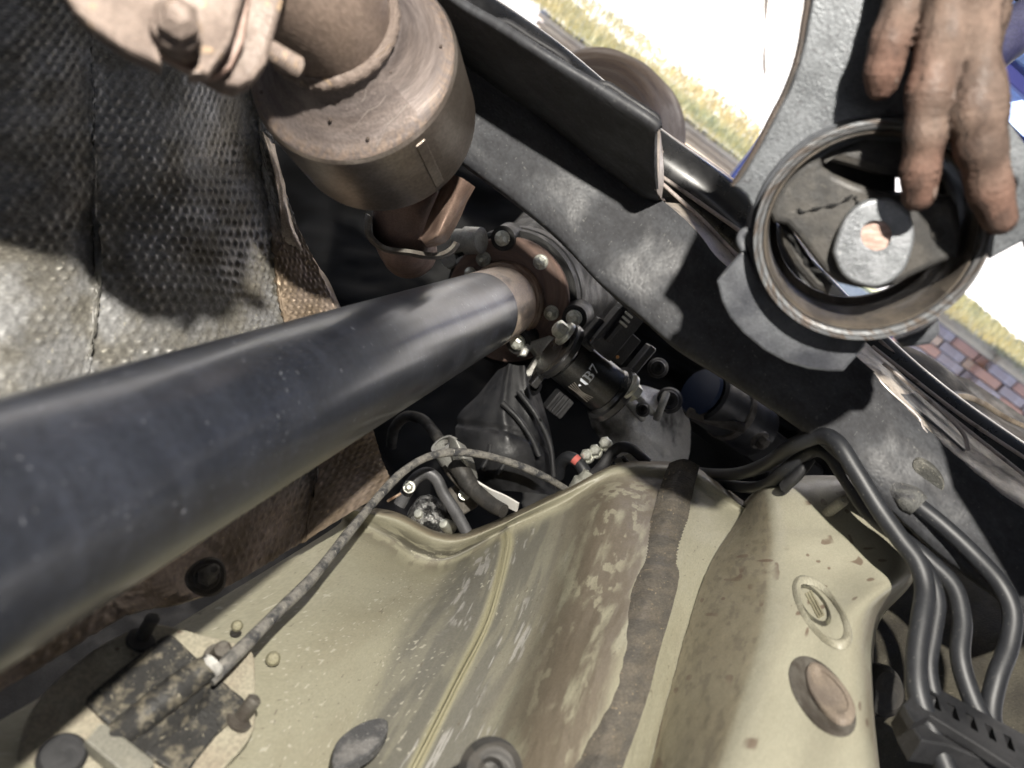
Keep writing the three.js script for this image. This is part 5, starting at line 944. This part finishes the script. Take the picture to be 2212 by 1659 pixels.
// damper unit with its print
{
  const a = at(1226, 773, 0.675), b = at(1305, 838, 0.69), ax = V().subVectors(b, a).normalize(), R = 0.0245, L = a.distanceTo(b);
  const t = thing('vibration_damper', 'glossy black cylindrical damper marked B7 hung between two bolted brackets', 'damper', a.clone().lerp(b, 0.5));
  const body = part('body', revolve(a, ax, [[-0.004, 0], [-0.004, R - 0.002], [-0.002, R], [L + 0.002, R], [L + 0.004, R - 0.002], [L + 0.004, 0]], 72, { crease: 0.5 }), M.canGloss, t, 'glossy black can with a white arrow and the mark B7');
  const toEye = V().subVectors(EYE, a.clone().lerp(b, 0.5)); toEye.addScaledVector(ax, -toEye.dot(ax)).normalize(); const tg = ax.clone().cross(toEye).normalize();
  const up = dirOf(0.56, 0.83, 0); if (tg.dot(up) < 0) tg.negate();
  const wrap = (g, s0, h0) => { const p = g.attributes.position; for (let i = 0; i < p.count; i++) { const an = (p.getX(i) + s0) / R, r = R + 0.0001 + p.getZ(i), y = p.getY(i) + h0; const q = a.clone().lerp(b, 0.5).addScaledVector(toEye, Math.cos(an) * r).addScaledVector(tg, Math.sin(an) * r).addScaledVector(ax, -y); p.setXYZ(i, q.x, q.y, q.z); } g.computeVertexNormals(); return g; };
  const font = await new FontLoader().loadAsync('fonts/droid/droid_serif_bold.typeface.json');
  const txt = new TextGeometry('B7', { font, size: 0.0096, depth: 0.0002, curveSegments: 4 });
  part('lettering', wrap(boxUV(txt), -0.005, 0.001), M.print, body);
  const tri = new THREE.ExtrudeGeometry(new THREE.Shape([new THREE.Vector2(-0.002, 0.0045), new THREE.Vector2(0.0064, -0.0006), new THREE.Vector2(0.0064, 0.0096)]), { depth: 0.0002, bevelEnabled: false });
  part('arrow', wrap(boxUV(tri), -0.0128, 0.001), M.print, body);
  const disc = (o, d, r, h) => revolve(o, d, [[0, 0], [0, r * 0.8], [h * 0.3, r * 0.86], [h * 0.35, r], [h * 0.8, r * 1.02], [h, r * 0.96], [h, 0]], 48, { crease: 0.4 });
  part('end_bracket', [disc(a.clone().addScaledVector(ax, -0.003), ax.clone().negate(), R * 1.22, 0.011), boxAt(at(1185, 790, 0.68), ax, tg, toEye, 0.008, 0.05, 0.012, 0.002)], M.gloss, t);
  part('end_bracket', [disc(b.clone().addScaledVector(ax, 0.003), ax, R * 1.25, 0.012), boxAt(at(1372, 790, 0.7), ax, tg, toEye, 0.008, 0.05, 0.014, 0.002)], M.gloss, t);
  part('bracket_bolt', hexHead(at(1222, 722, 0.665), ax.clone().negate(), 0.0085, 0.012), M.zinc, t);
  part('bracket_bolt', hexHead(at(1356, 836, 0.672), ax, 0.0095, 0.012), M.zinc, t);
  const conn = part('connector_block', boxUV(boxAt(at(1326, 716, 0.655), ax, tg, toEye, 0.026, 0.048, 0.018, 0.002)), M.plastic, t, 'black ribbed plug block above the can');
  part('connector_rib', boxUV(boxAt(at(1342, 694, 0.642), ax, tg, toEye, 0.004, 0.044, 0.01, 0.001)), M.plastic, conn);
  part('connector_rib', boxUV(boxAt(at(1312, 700, 0.644), ax, tg, toEye, 0.004, 0.036, 0.008, 0.001)), M.plastic, conn);
  for (const [x, y] of [[1352, 690], [1358, 680], [1346, 700]]) part('metal_clip', boxUV(boxAt(at(x, y, 0.636), ax, tg, toEye, 0.009, 0.0022, 0.002, 0.0005)), M.alu, conn);
  part('side_tab', boxUV(boxAt(at(1283, 722, 0.66), ax, tg, toEye, 0.016, 0.03, 0.012, 0.002)), M.plastic, t);
  part('side_tab', boxUV(boxAt(at(1348, 752, 0.668), ax, tg, toEye, 0.014, 0.03, 0.012, 0.002)), M.plastic, t);
  for (const [x, y] of [[1278, 737], [1334, 771]]) { const c = at(x, y, 0.65); part('orange_dot', revolve(c, V().subVectors(EYE, c).normalize(), [[-0.002, 0.0016], [0, 0.0015], [0.0003, 0]], 14), plain([0.42, 0.2, 0.05], 0.5), t); }
  const lc = part('lower_plug', boxUV(boxAt(at(1206, 872, 0.672), ax, tg, toEye, 0.019, 0.021, 0.014, 0.002)), M.plastic, t);
  for (let k = -1; k <= 1; k++) part('plug_rib', boxUV(boxAt(at(1206, 872, 0.656).addScaledVector(ax, k * 0.006), ax, tg, toEye, 0.0024, 0.02, 0.003, 0.0006)), M.plastic, lc);
  const mesh = []; for (let i = 0; i < 4; i++) mesh.push(sweep([[1228 + i * 4, 835 - i * 3, 0.657], [1248 + i * 3, 850 - i, 0.652], [1268 + i * 4, 868 - i * 3, 0.66]].map((p) => at(...p)), 0.0006, { n: 20, seg: 8 }));
  part('wire_guard', mesh, M.dullSteel, t);
}
{ // bent black bracket with a bright edge hanging off the rail
  const t = thing('rail_bracket', 'flat black bracket with one bright edge hanging below the rail', 'bracket', at(1380, 660, 0.58));
  const P = facing(1380, 660, 0.53, 0.3, 0.5);
  part('bracket_plate', plate(P, [[1300, 592], [1316, 594], [1350, 622], [1400, 660], [1462, 716], [1456, 726], [1440, 718], [1380, 680], [1336, 644], [1310, 618]], 0.004, { bevel: 0.0008 }), M.gloss, t);
  part('bright_edge', sweep([[1312, 620], [1338, 645], [1382, 681], [1440, 719], [1455, 726]].map(([x, y]) => P.hit(x, y).addScaledVector(P.n, 0.001)), 0.0009, { n: 40, seg: 8 }), M.zinc, t);
}
{ // plastic shroud
  const t = thing('plastic_shroud', 'ribbed black plastic shroud below the drive shaft', 'shroud', at(1110, 940, 0.74));
  part('shell', patch([
    [[1075, 800, 0.74], [1105, 788, 0.73], [1140, 800, 0.735], [1160, 830, 0.76]], [[1035, 850, 0.74], [1085, 840, 0.72], [1140, 850, 0.725], [1175, 880, 0.76]], [[985, 908, 0.74], [1060, 905, 0.71], [1140, 915, 0.715], [1192, 945, 0.76]],
    [[1000, 985, 0.73], [1060, 985, 0.7], [1140, 990, 0.705], [1198, 1005, 0.75]], [[1050, 1060, 0.74], [1090, 1060, 0.715], [1150, 1065, 0.72], [1200, 1070, 0.76]]].map(A3), 50, 60, { thick: 0.003, disp: (s, t) => 0.0045 * Math.exp(-(((s - 0.55 - 0.35 * t) / 0.05) ** 2)) * sstep(0.7, 0.6, t) + 0.003 * Math.exp(-(((s - 0.3 - 0.3 * t) / 0.04) ** 2)) * sstep(0.7, 0.6, t) - 0.004 * Math.exp(-(((t - 0.52 - 0.12 * s) / 0.02) ** 2)) }), M.plastic, t);
  for (const pts of [[[1120, 845], [1160, 900], [1188, 960], [1196, 1030]], [[1085, 870], [1120, 905], [1150, 950], [1165, 985]], [[1060, 960], [1055, 985], [1040, 1015]], [[1100, 965], [1090, 1000], [1075, 1025]]]) part('shroud_rib', sweep(pts.map(([x, y]) => at(x, y, 0.702)), 0.0028, { n: 40, seg: 12 }), M.plastic, t);
  part('shroud_boss', revolve(at(1146, 830, 0.735), dirOf(0.6, -0.2, 0.7), [[-0.01, 0.012], [0.006, 0.011], [0.007, 0.006], [0.001, 0.005], [0.001, 0]], 28), M.plastic, t);
}
{ // hoses, brackets and wiring seen in the gap above the floor pan lip
  const mk = (name, label, cat, pts, r, mat, extra) => { const q = pts.map((p) => at(...p)), t = thing(name, label, cat, q[Math.floor(q.length / 2)]); part('pipe', sweep(q, r, { n: 80, seg: 18, ...extra }), mat, t); return t; };
  mk('rubber_hose', 'dim brown rubber hose arching below the drive shaft to the pale clamp', 'hose', [[845, 965, 0.8], [852, 925, 0.79], [878, 900, 0.78], [910, 905, 0.77], [935, 930, 0.75], [952, 955, 0.72]], 0.006, M.rubber);
  const wb = thing('wiring_clamp', 'pale metal wiring clamp with a black boot just behind the grey cable', 'clamp', at(985, 985, 0.69));
  part('clip_ring', revolve(at(955, 958, 0.7), dirOf(0.45, -0.75, -0.4), [[0, 0.009], [0, 0.0125], [0.02, 0.0135], [0.021, 0.01]], 30), M.alu, wb);
  part('clip_strap', patch([[[968, 942, 0.685], [985, 950, 0.67], [1005, 962, 0.685]], [[975, 980, 0.685], [1000, 985, 0.668], [1022, 992, 0.685]], [[985, 1012, 0.69], [1010, 1015, 0.672], [1030, 1022, 0.688]], [[1000, 1040, 0.69], [1018, 1035, 0.678], [1032, 1034, 0.69]]].map(A3), 16, 30, { thick: 0.003 }), M.alu, wb);
  part('rubber_boot', sweep([[985, 1000, 0.68], [1000, 1022, 0.675], [1012, 1042, 0.675], [1035, 1068, 0.67], [1062, 1090, 0.66], [1088, 1104, 0.65]].map((p) => at(...p)), (t) => 0.0095 - 0.003 * t, { n: 60, seg: 20 }), M.rubber, wb);
  part('clip_tail', patch([[[1032, 1038, 0.672], [1040, 1048, 0.676]], [[1060, 1055, 0.664], [1064, 1070, 0.668]], [[1090, 1068, 0.655], [1092, 1090, 0.66]], [[1122, 1086, 0.645], [1118, 1104, 0.65]]].map(A3), 8, 40, { thick: 0.002 }), M.white, wb, 'bright tail of the clamp');
  mk('steel_stay', 'thin pale stay rod beside the black boot', 'stay rod', [[958, 1008, 0.69], [980, 1035, 0.685], [1005, 1060, 0.68], [1030, 1078, 0.675]], 0.0026, M.dullSteel);
  const gb = thing('bent_bar', 'dark grey bent bar standing behind the floor pan lip', 'bar', at(930, 1040, 0.66));
  part('bar', sweep([[862, 1092, 0.66], [880, 1060, 0.66], [900, 1032, 0.66], [922, 1022, 0.66], [942, 1034, 0.66], [958, 1066, 0.66], [985, 1108, 0.66], [1008, 1150, 0.66]].map((p) => at(...p)), 0.0058, { n: 90, seg: 14, flat: 0.7 }), worn({ a: [0.1, 0.1, 0.105], b: [0.06, 0.06, 0.062], cover: 0.5, freq: 4, rough: [0.45, 0.6], metal: 0.3, metalDirt: 0.2, tile: 0.08 }), gb);
  part('bar_bolt', hexHead(at(884, 1052, 0.645), dirOf(0.1, 0.1, 1), 0.004, 0.005), M.zinc, gb);
  const vb = thing('valve_unit', 'shiny wet looking valve unit glinting behind the floor pan lip', 'valve', at(935, 1120, 0.7));
  part('body', patchBlobAt(930, 1118, 0.7, 0.022, 0.016, 0.02), worn({ a: [0.4, 0.4, 0.39], b: [0.03, 0.03, 0.03], cover: 0.5, soft: 0.1, freq: 6, rough: [0.15, 0.35], metal: 0.8, metalDirt: 0.2, bump: 0.002, tile: 0.05 }), vb);
  for (const [x, y] of [[908, 1112], [962, 1134]]) part('nipple', revolve(at(x, y, 0.685), dirOf(-0.3, 0.4, 0.85), [[-0.012, 0.007], [0, 0.0062], [0.006, 0.004], [0.007, 0]], 18), M.zinc, vb);
  const sm = thing('bracket_foot', 'grey bracket foot between the bent bar and the black boot', 'bracket', at(1000, 1075, 0.7));
  part('foot', boxUV(boxAt(at(1000, 1075, 0.71), dirOf(0.5, -0.85, 0.1), dirOf(0.85, 0.5, 0), dirOf(0, 0.1, 1), 0.03, 0.02, 0.014, 0.003)), M.dullSteel, sm);
  part('foot_bolt', hexHead(at(1003, 1068, 0.695), dirOf(0.1, 0.2, 1), 0.004, 0.005), M.zinc, sm);
  const rh = mk('marked_hose', 'grey hose with a faded red paint mark right of the plastic shroud', 'hose', [[1205, 1030, 0.72], [1212, 1000, 0.71], [1228, 988, 0.7], [1246, 996, 0.695], [1264, 1020, 0.69], [1276, 1050, 0.69]], 0.0062, M.hose);
  rh.userData.label = 'grey hose with a faded red paint mark beside the plastic shroud';
  part('paint_mark', sweep([[1240, 990, 0.6935], [1249, 998, 0.692]].map((p) => at(...p)), 0.0052, { n: 8, seg: 16 }), plain([0.5, 0.12, 0.1], 0.7), rh);
  const fb = thing('pipe_union', 'row of bright hexagon unions on a black clip before the stained lower case', 'pipe union', at(1290, 985, 0.7));
  for (const [x, y, r] of [[1270, 988, 0.006], [1288, 978, 0.0058], [1310, 962, 0.006]]) part('union_nut', hexHead(at(x, y, 0.7), dirOf(-0.3, 0.5, 0.8), r, 0.009, { washer: 1.1 }), M.zinc, fb);
  part('tail', revolve(at(1262, 1040, 0.69), dirOf(0.4, 0.8, 0.2), [[-0.02, 0.011], [0, 0.011], [0.002, 0.008], [0.012, 0.0075], [0.013, 0]], 26), M.zinc, fb);
  const cl = thing('black_clip', 'bent black clip arching above the end of the floor pan hump', 'clip', at(1330, 985, 0.68));
  part('strap', sweep([[1278, 1028, 0.685], [1300, 1008, 0.68], [1322, 978, 0.68], [1340, 966, 0.68], [1362, 968, 0.685], [1382, 984, 0.69], [1400, 1000, 0.69]].map((p) => at(...p)), 0.0055, { n: 70, seg: 14, flat: 0.6 }), M.blackPaint, cl);
  for (const [x, y] of [[1322, 1000], [1345, 988]]) part('strap_rib', sweep([at(x, y, 0.69), at(x + 22, y + 26, 0.7)], 0.0022, { n: 10, seg: 8 }), M.blackPaint, cl);
  const ap = thing('alloy_plate', 'small pale alloy plate under the bent black clip', 'plate', at(1335, 1005, 0.72));
  part('face', plate(facing(1335, 1005, 0.72), [[1290, 1030], [1330, 990], [1370, 975], [1400, 1000], [1380, 1040], [1310, 1060]], 0.006, { bevel: 0.001 }), M.alu, ap);
}
function patchBlobAt(x, y, d, a, b, c) { return boxUV(patchBlob(at(x, y, d), a, b, c, x)); }
// ---------------------------------------------------------------- cable and its boot
{
  const t = thing('shift_cable', 'dusty grey sheathed cable rising from the rubber boot to arch before the gearbox', 'cable', at(745, 1165, 0.5));
  const pts = [[452, 1470, 0.338], [484, 1438, 0.345], [520, 1403, 0.36], [600, 1322, 0.4], [668, 1256, 0.44], [722, 1190, 0.48], [770, 1130, 0.52], [822, 1068, 0.56], [872, 1018, 0.59], [922, 988, 0.61], [978, 977, 0.625], [1040, 982, 0.64], [1100, 998, 0.655], [1160, 1022, 0.67], [1212, 1050, 0.69], [1260, 1085, 0.72]];
  part('sheath', sweep(pts.map((p) => at(...p)), (u) => 0.0035 + 0.0002 * Math.sin(u * 40), { n: 260, seg: 22 }), M.cable, t);
  part('clip_wire', sweep([[838, 1082, 0.575], [852, 1074, 0.57], [866, 1066, 0.572]].map((p) => at(...p)), 0.0012, { n: 16, seg: 8 }), M.bareSteel, t);
}
{
  const t = thing('boot_plate', 'dusty steel cover plate with studs and a black rubber cable boot on the floor pan', 'cover plate', at(330, 1540, 0.33));
  const P = plane3(at(90, 1560, 0.305), at(545, 1410, 0.372), at(520, 1650, 0.33));
  part('plate_sheet', plate(P, [[30, 1780], [34, 1680], [44, 1600], [62, 1545], [98, 1492], [150, 1444], [210, 1398], [268, 1366], [305, 1352], [335, 1347], [380, 1354], [430, 1368], [500, 1385], [530, 1394], [547, 1410], [552, 1440], [553, 1520], [552, 1560], [542, 1590], [520, 1622], [480, 1664], [440, 1710], [380, 1780]], 0.002, { bevel: 0.0012, smooth: 160 }), M.bootPlate, t, 'dusty tan cover plate');
  const P1 = P.shift(0.0025);
  part('rubber_sheet', plate(P1, [[186, 1516], [190, 1502], [240, 1460], [300, 1412], [350, 1374], [364, 1369], [378, 1373], [420, 1414], [475, 1465], [526, 1506], [532, 1516], [520, 1540], [470, 1585], [425, 1640], [400, 1680], [330, 1640], [230, 1560]], 0.003, { bevel: 0.0012 }), M.bootRubber, t, 'black rubber sheet caked with mud');
  const q = (x, y, h) => P1.hit(x, y).addScaledVector(P.n, h);
  part('boot', sweep([q(230, 1605, 0.001), q(290, 1570, 0.005), q(350, 1528, 0.009), q(400, 1494, 0.0125), q(438, 1474, 0.016)], (u) => 0.0058 + 0.0014 * u * (1 - u) * 4 + 0.0002 * Math.sin(u * 50), { n: 90, seg: 32 }), M.bootRubber, t, 'ridge shaped boot around the cable end');
  part('boot_skirt', patch([[[240, 1560], [330, 1505], [420, 1452]], [[250, 1600], [345, 1540], [440, 1480]], [[290, 1640], [370, 1590], [452, 1520]]].map((r, j) => r.map(([x, y], i) => q(x, y, j === 1 ? 0.006 + i * 0.003 : 0.0006))), 40, 40, { thick: 0.001, disp: (s, t2) => 0.001 * (fbm(s * 8, t2 * 8, 3) - 0.5) }), M.bootRubber, t);
  part('boot_lip', revolve(q(440, 1476, 0.0165), V().subVectors(at(484, 1438, 0.345), at(452, 1470, 0.338)).normalize(), [[-0.003, 0.005], [-0.0015, 0.0059], [0.0012, 0.0056], [0.0016, 0.0036]], 28), worn({ a: [0.5, 0.49, 0.46], b: [0.2, 0.19, 0.17], cover: 0.35, freq: 6, rough: [0.7, 0.9], bump: 0.001, tile: 0.03 }), t, 'pale frayed lip of the boot');
  for (const [a, b, r, h] of [[[304, 1382], [332, 1340], 0.0034, 0.016], [[468, 1420], [494, 1395], 0.0042, 0.012], [[516, 1556], [544, 1525], 0.0036, 0.0135]]) {
    const o = P.hit(...a), e = at(b[0], b[1], 0.35), d = V().subVectors(e, o).addScaledVector(P.n, 0.012).normalize();
    const st = part('stud', revolve(o.clone().addScaledVector(d, -0.001), d, [[0, 0.0068], [0.002, 0.0068], [0.003, r], [h, r], [h + 0.001, r * 0.7], [h + 0.001, 0]], 22), a[0] < 400 ? M.rubber : M.dullSteel, t);
  }
  part('hole_plug', revolve(P.hit(132, 1640).addScaledVector(P.n, 0.0005), P.n, [[0, 0.0095], [0.003, 0.0095], [0.005, 0.008], [0.0055, 0]], 32), M.plastic, t);
  part('metal_strap', plate(P.shift(0.01), [[184, 1600], [214, 1560], [230, 1562], [332, 1640], [334, 1652], [300, 1690], [280, 1680]], 0.007, { bevel: 0.001 }), worn({ a: [0.15, 0.145, 0.12], b: [0.3, 0.28, 0.22], cover: 0.4, freq: 4, rough: [0.6, 0.8], tile: 0.08 }), t, 'flat metal strap across the boot');
}
// ---------------------------------------------------------------- brake lines and their holder
const lineSet = 'rubber coated lines running over the tan box section';
const brake = (label, pts, r) => { const q = pts.map((p) => at(...p)), t = thing('brake_line', label, 'brake line', q[Math.floor(q.length / 2)], lineSet); part('tube', sweep(q, r, { n: 200, seg: 26 }), M.hose, t); return t; };
brake('black line forming the highest arch beside the tan box section', [[1480, 1016, 0.75], [1540, 1024, 0.68], [1600, 1022, 0.6], [1660, 1000, 0.53], [1722, 958, 0.47], [1775, 941, 0.45], [1808, 956, 0.435], [1846, 1014, 0.425], [1898, 1098, 0.415], [1945, 1165, 0.405], [1982, 1215, 0.397], [1998, 1270, 0.39], [1990, 1340, 0.38], [1980, 1420, 0.37], [1984, 1500, 0.36], [2020, 1600, 0.35], [2060, 1700, 0.34]], 0.0053);
brake('black line bent just inside the highest arch', [[1480, 1036, 0.76], [1550, 1044, 0.69], [1640, 1052, 0.58], [1700, 1016, 0.5], [1756, 972, 0.48], [1790, 980, 0.465], [1826, 1030, 0.455], [1880, 1110, 0.44], [1950, 1165, 0.425], [2010, 1215, 0.415], [2060, 1268, 0.405], [2078, 1340, 0.395], [2074, 1420, 0.385], [2100, 1510, 0.375], [2140, 1590, 0.365], [2180, 1680, 0.36]], 0.005);
brake('thin black line pressed close against the highest arch', [[1900, 1110, 0.424], [1960, 1180, 0.412], [2006, 1240, 0.402], [2024, 1300, 0.394], [2016, 1370, 0.386], [2006, 1440, 0.378], [2018, 1510, 0.37], [2050, 1600, 0.36], [2090, 1690, 0.35]], 0.0044);
{
  const t = brake('outermost black line passing along the dusty rail with a torn wrap', [[1850, 985, 0.46], [1900, 1030, 0.445], [1960, 1075, 0.43], [2030, 1130, 0.418], [2100, 1195, 0.408], [2160, 1262, 0.4], [2186, 1320, 0.393], [2180, 1390, 0.386], [2152, 1470, 0.378], [2140, 1550, 0.372], [2170, 1650, 0.366], [2190, 1720, 0.36]], 0.0051);
  part('torn_wrap', sweep([[1886, 1016, 0.448], [1920, 1046, 0.4405], [1960, 1074, 0.43], [1985, 1094, 0.4265]].map((p) => at(...p)), (u) => 0.0078 + 0.0006 * Math.sin(u * 17), { n: 70, seg: 26 }), worn({ a: [0.1, 0.1, 0.095], b: [0.045, 0.045, 0.048], c: [0.25, 0.23, 0.19], cover: 0.5, soft: 0.08, freq: 4, speck: 0.05, rough: [0.7, 0.9], bump: 0.001, tile: 0.06 }), t, 'dusty torn wrap round the line');
}
{
  const t = thing('line_clip', 'small black clip bridging the two arched lines', 'clip', at(1725, 1025, 0.49));
  part('clip_body', sweep([[1696, 1050, 0.5], [1716, 1032, 0.492], [1735, 1010, 0.488], [1748, 992, 0.49]].map((p) => at(...p)), 0.0058, { n: 24, seg: 16, flat: 0.7 }), M.plastic, t);
  const u = thing('line_holder', 'black plastic line holder with diamond windows clamping the lines together', 'line holder', at(2080, 1570, 0.35));
  const P = plane3(at(1960, 1520, 0.352), at(2200, 1630, 0.34), at(2080, 1530, 0.362));
  const diamonds = [];
  for (let i = 0; i < 5; i++) { const x = 2002 + i * 40, y = 1492 + i * 22; diamonds.push([[x, y], [x + 25, y + 13], [x + 36, y + 50], [x + 12, y + 36]]); }
  part('cover_face', plate(P, [[1952, 1520], [1985, 1486], [2002, 1478], [2020, 1482], [2120, 1536], [2240, 1600], [2260, 1700], [2200, 1665], [2100, 1600], [2010, 1545], [1975, 1560], [1962, 1540]], 0.004, { bevel: 0.0008, holes: diamonds }), M.plastic, u, 'face with diamond windows');
  part('holder_body', plate(P.shift(-0.006), [[1950, 1520], [1985, 1488], [2005, 1482], [2100, 1530], [2250, 1610], [2260, 1700], [2150, 1650], [2050, 1610], [1990, 1600], [1966, 1560]], 0.012, { bevel: 0.001 }), M.plastic, u);
  const w = thing('round_plug', 'round dark rubber plug in the shaded recess beside the tan box section', 'plug', at(1905, 1490, 0.44));
  part('cap', revolve(at(1900, 1490, 0.45), dirOf(0.3, 0.3, 0.9), [[0, 0.016], [0.004, 0.0155], [0.008, 0.011], [0.009, 0]], 32), M.rubber, w);
}
// ---------------------------------------------------------------- the hand-held work lamp behind the viewer that lights all this
{
  const c = camPt(0.125, 0.255, 0.24), aim = at(1080, 860, 1), d = V().subVectors(aim, c).normalize();
  const t = thing('work_lamp', 'black hand torch with a lit lens pointing under the car', 'lamp', c);
  part('torch_body', revolve(c.clone().addScaledVector(d, -0.16), d, [[0, 0], [0, 0.014], [0.1, 0.014], [0.13, 0.02], [0.158, 0.022], [0.16, 0.02], [0.15, 0.018]], 32), M.blackPaint, t);
  const lens = new THREE.MeshStandardMaterial({ roughness: 0.5 }); lens.emissive.setRGB(1, 0.97, 0.9); lens.emissiveIntensity = 2;
  part('lamp_lens', revolve(c.clone().addScaledVector(d, -0.006), d, [[0, 0.018], [0.001, 0.017], [0.001, 0]], 28), lens, t);
  const spot = new THREE.SpotLight(0xfff9ee, 1.04, 0, 0.85, 0.4, 2);
  spot.name = 'work_lamp_beam';
  spot.position.copy(c.clone().addScaledVector(d, 0.004)); spot.target.position.copy(aim);
  spot.castShadow = true; spot.shadow.radius = 0.5;
  scene.add(spot, spot.target);
}
renderer.render(scene, camera);
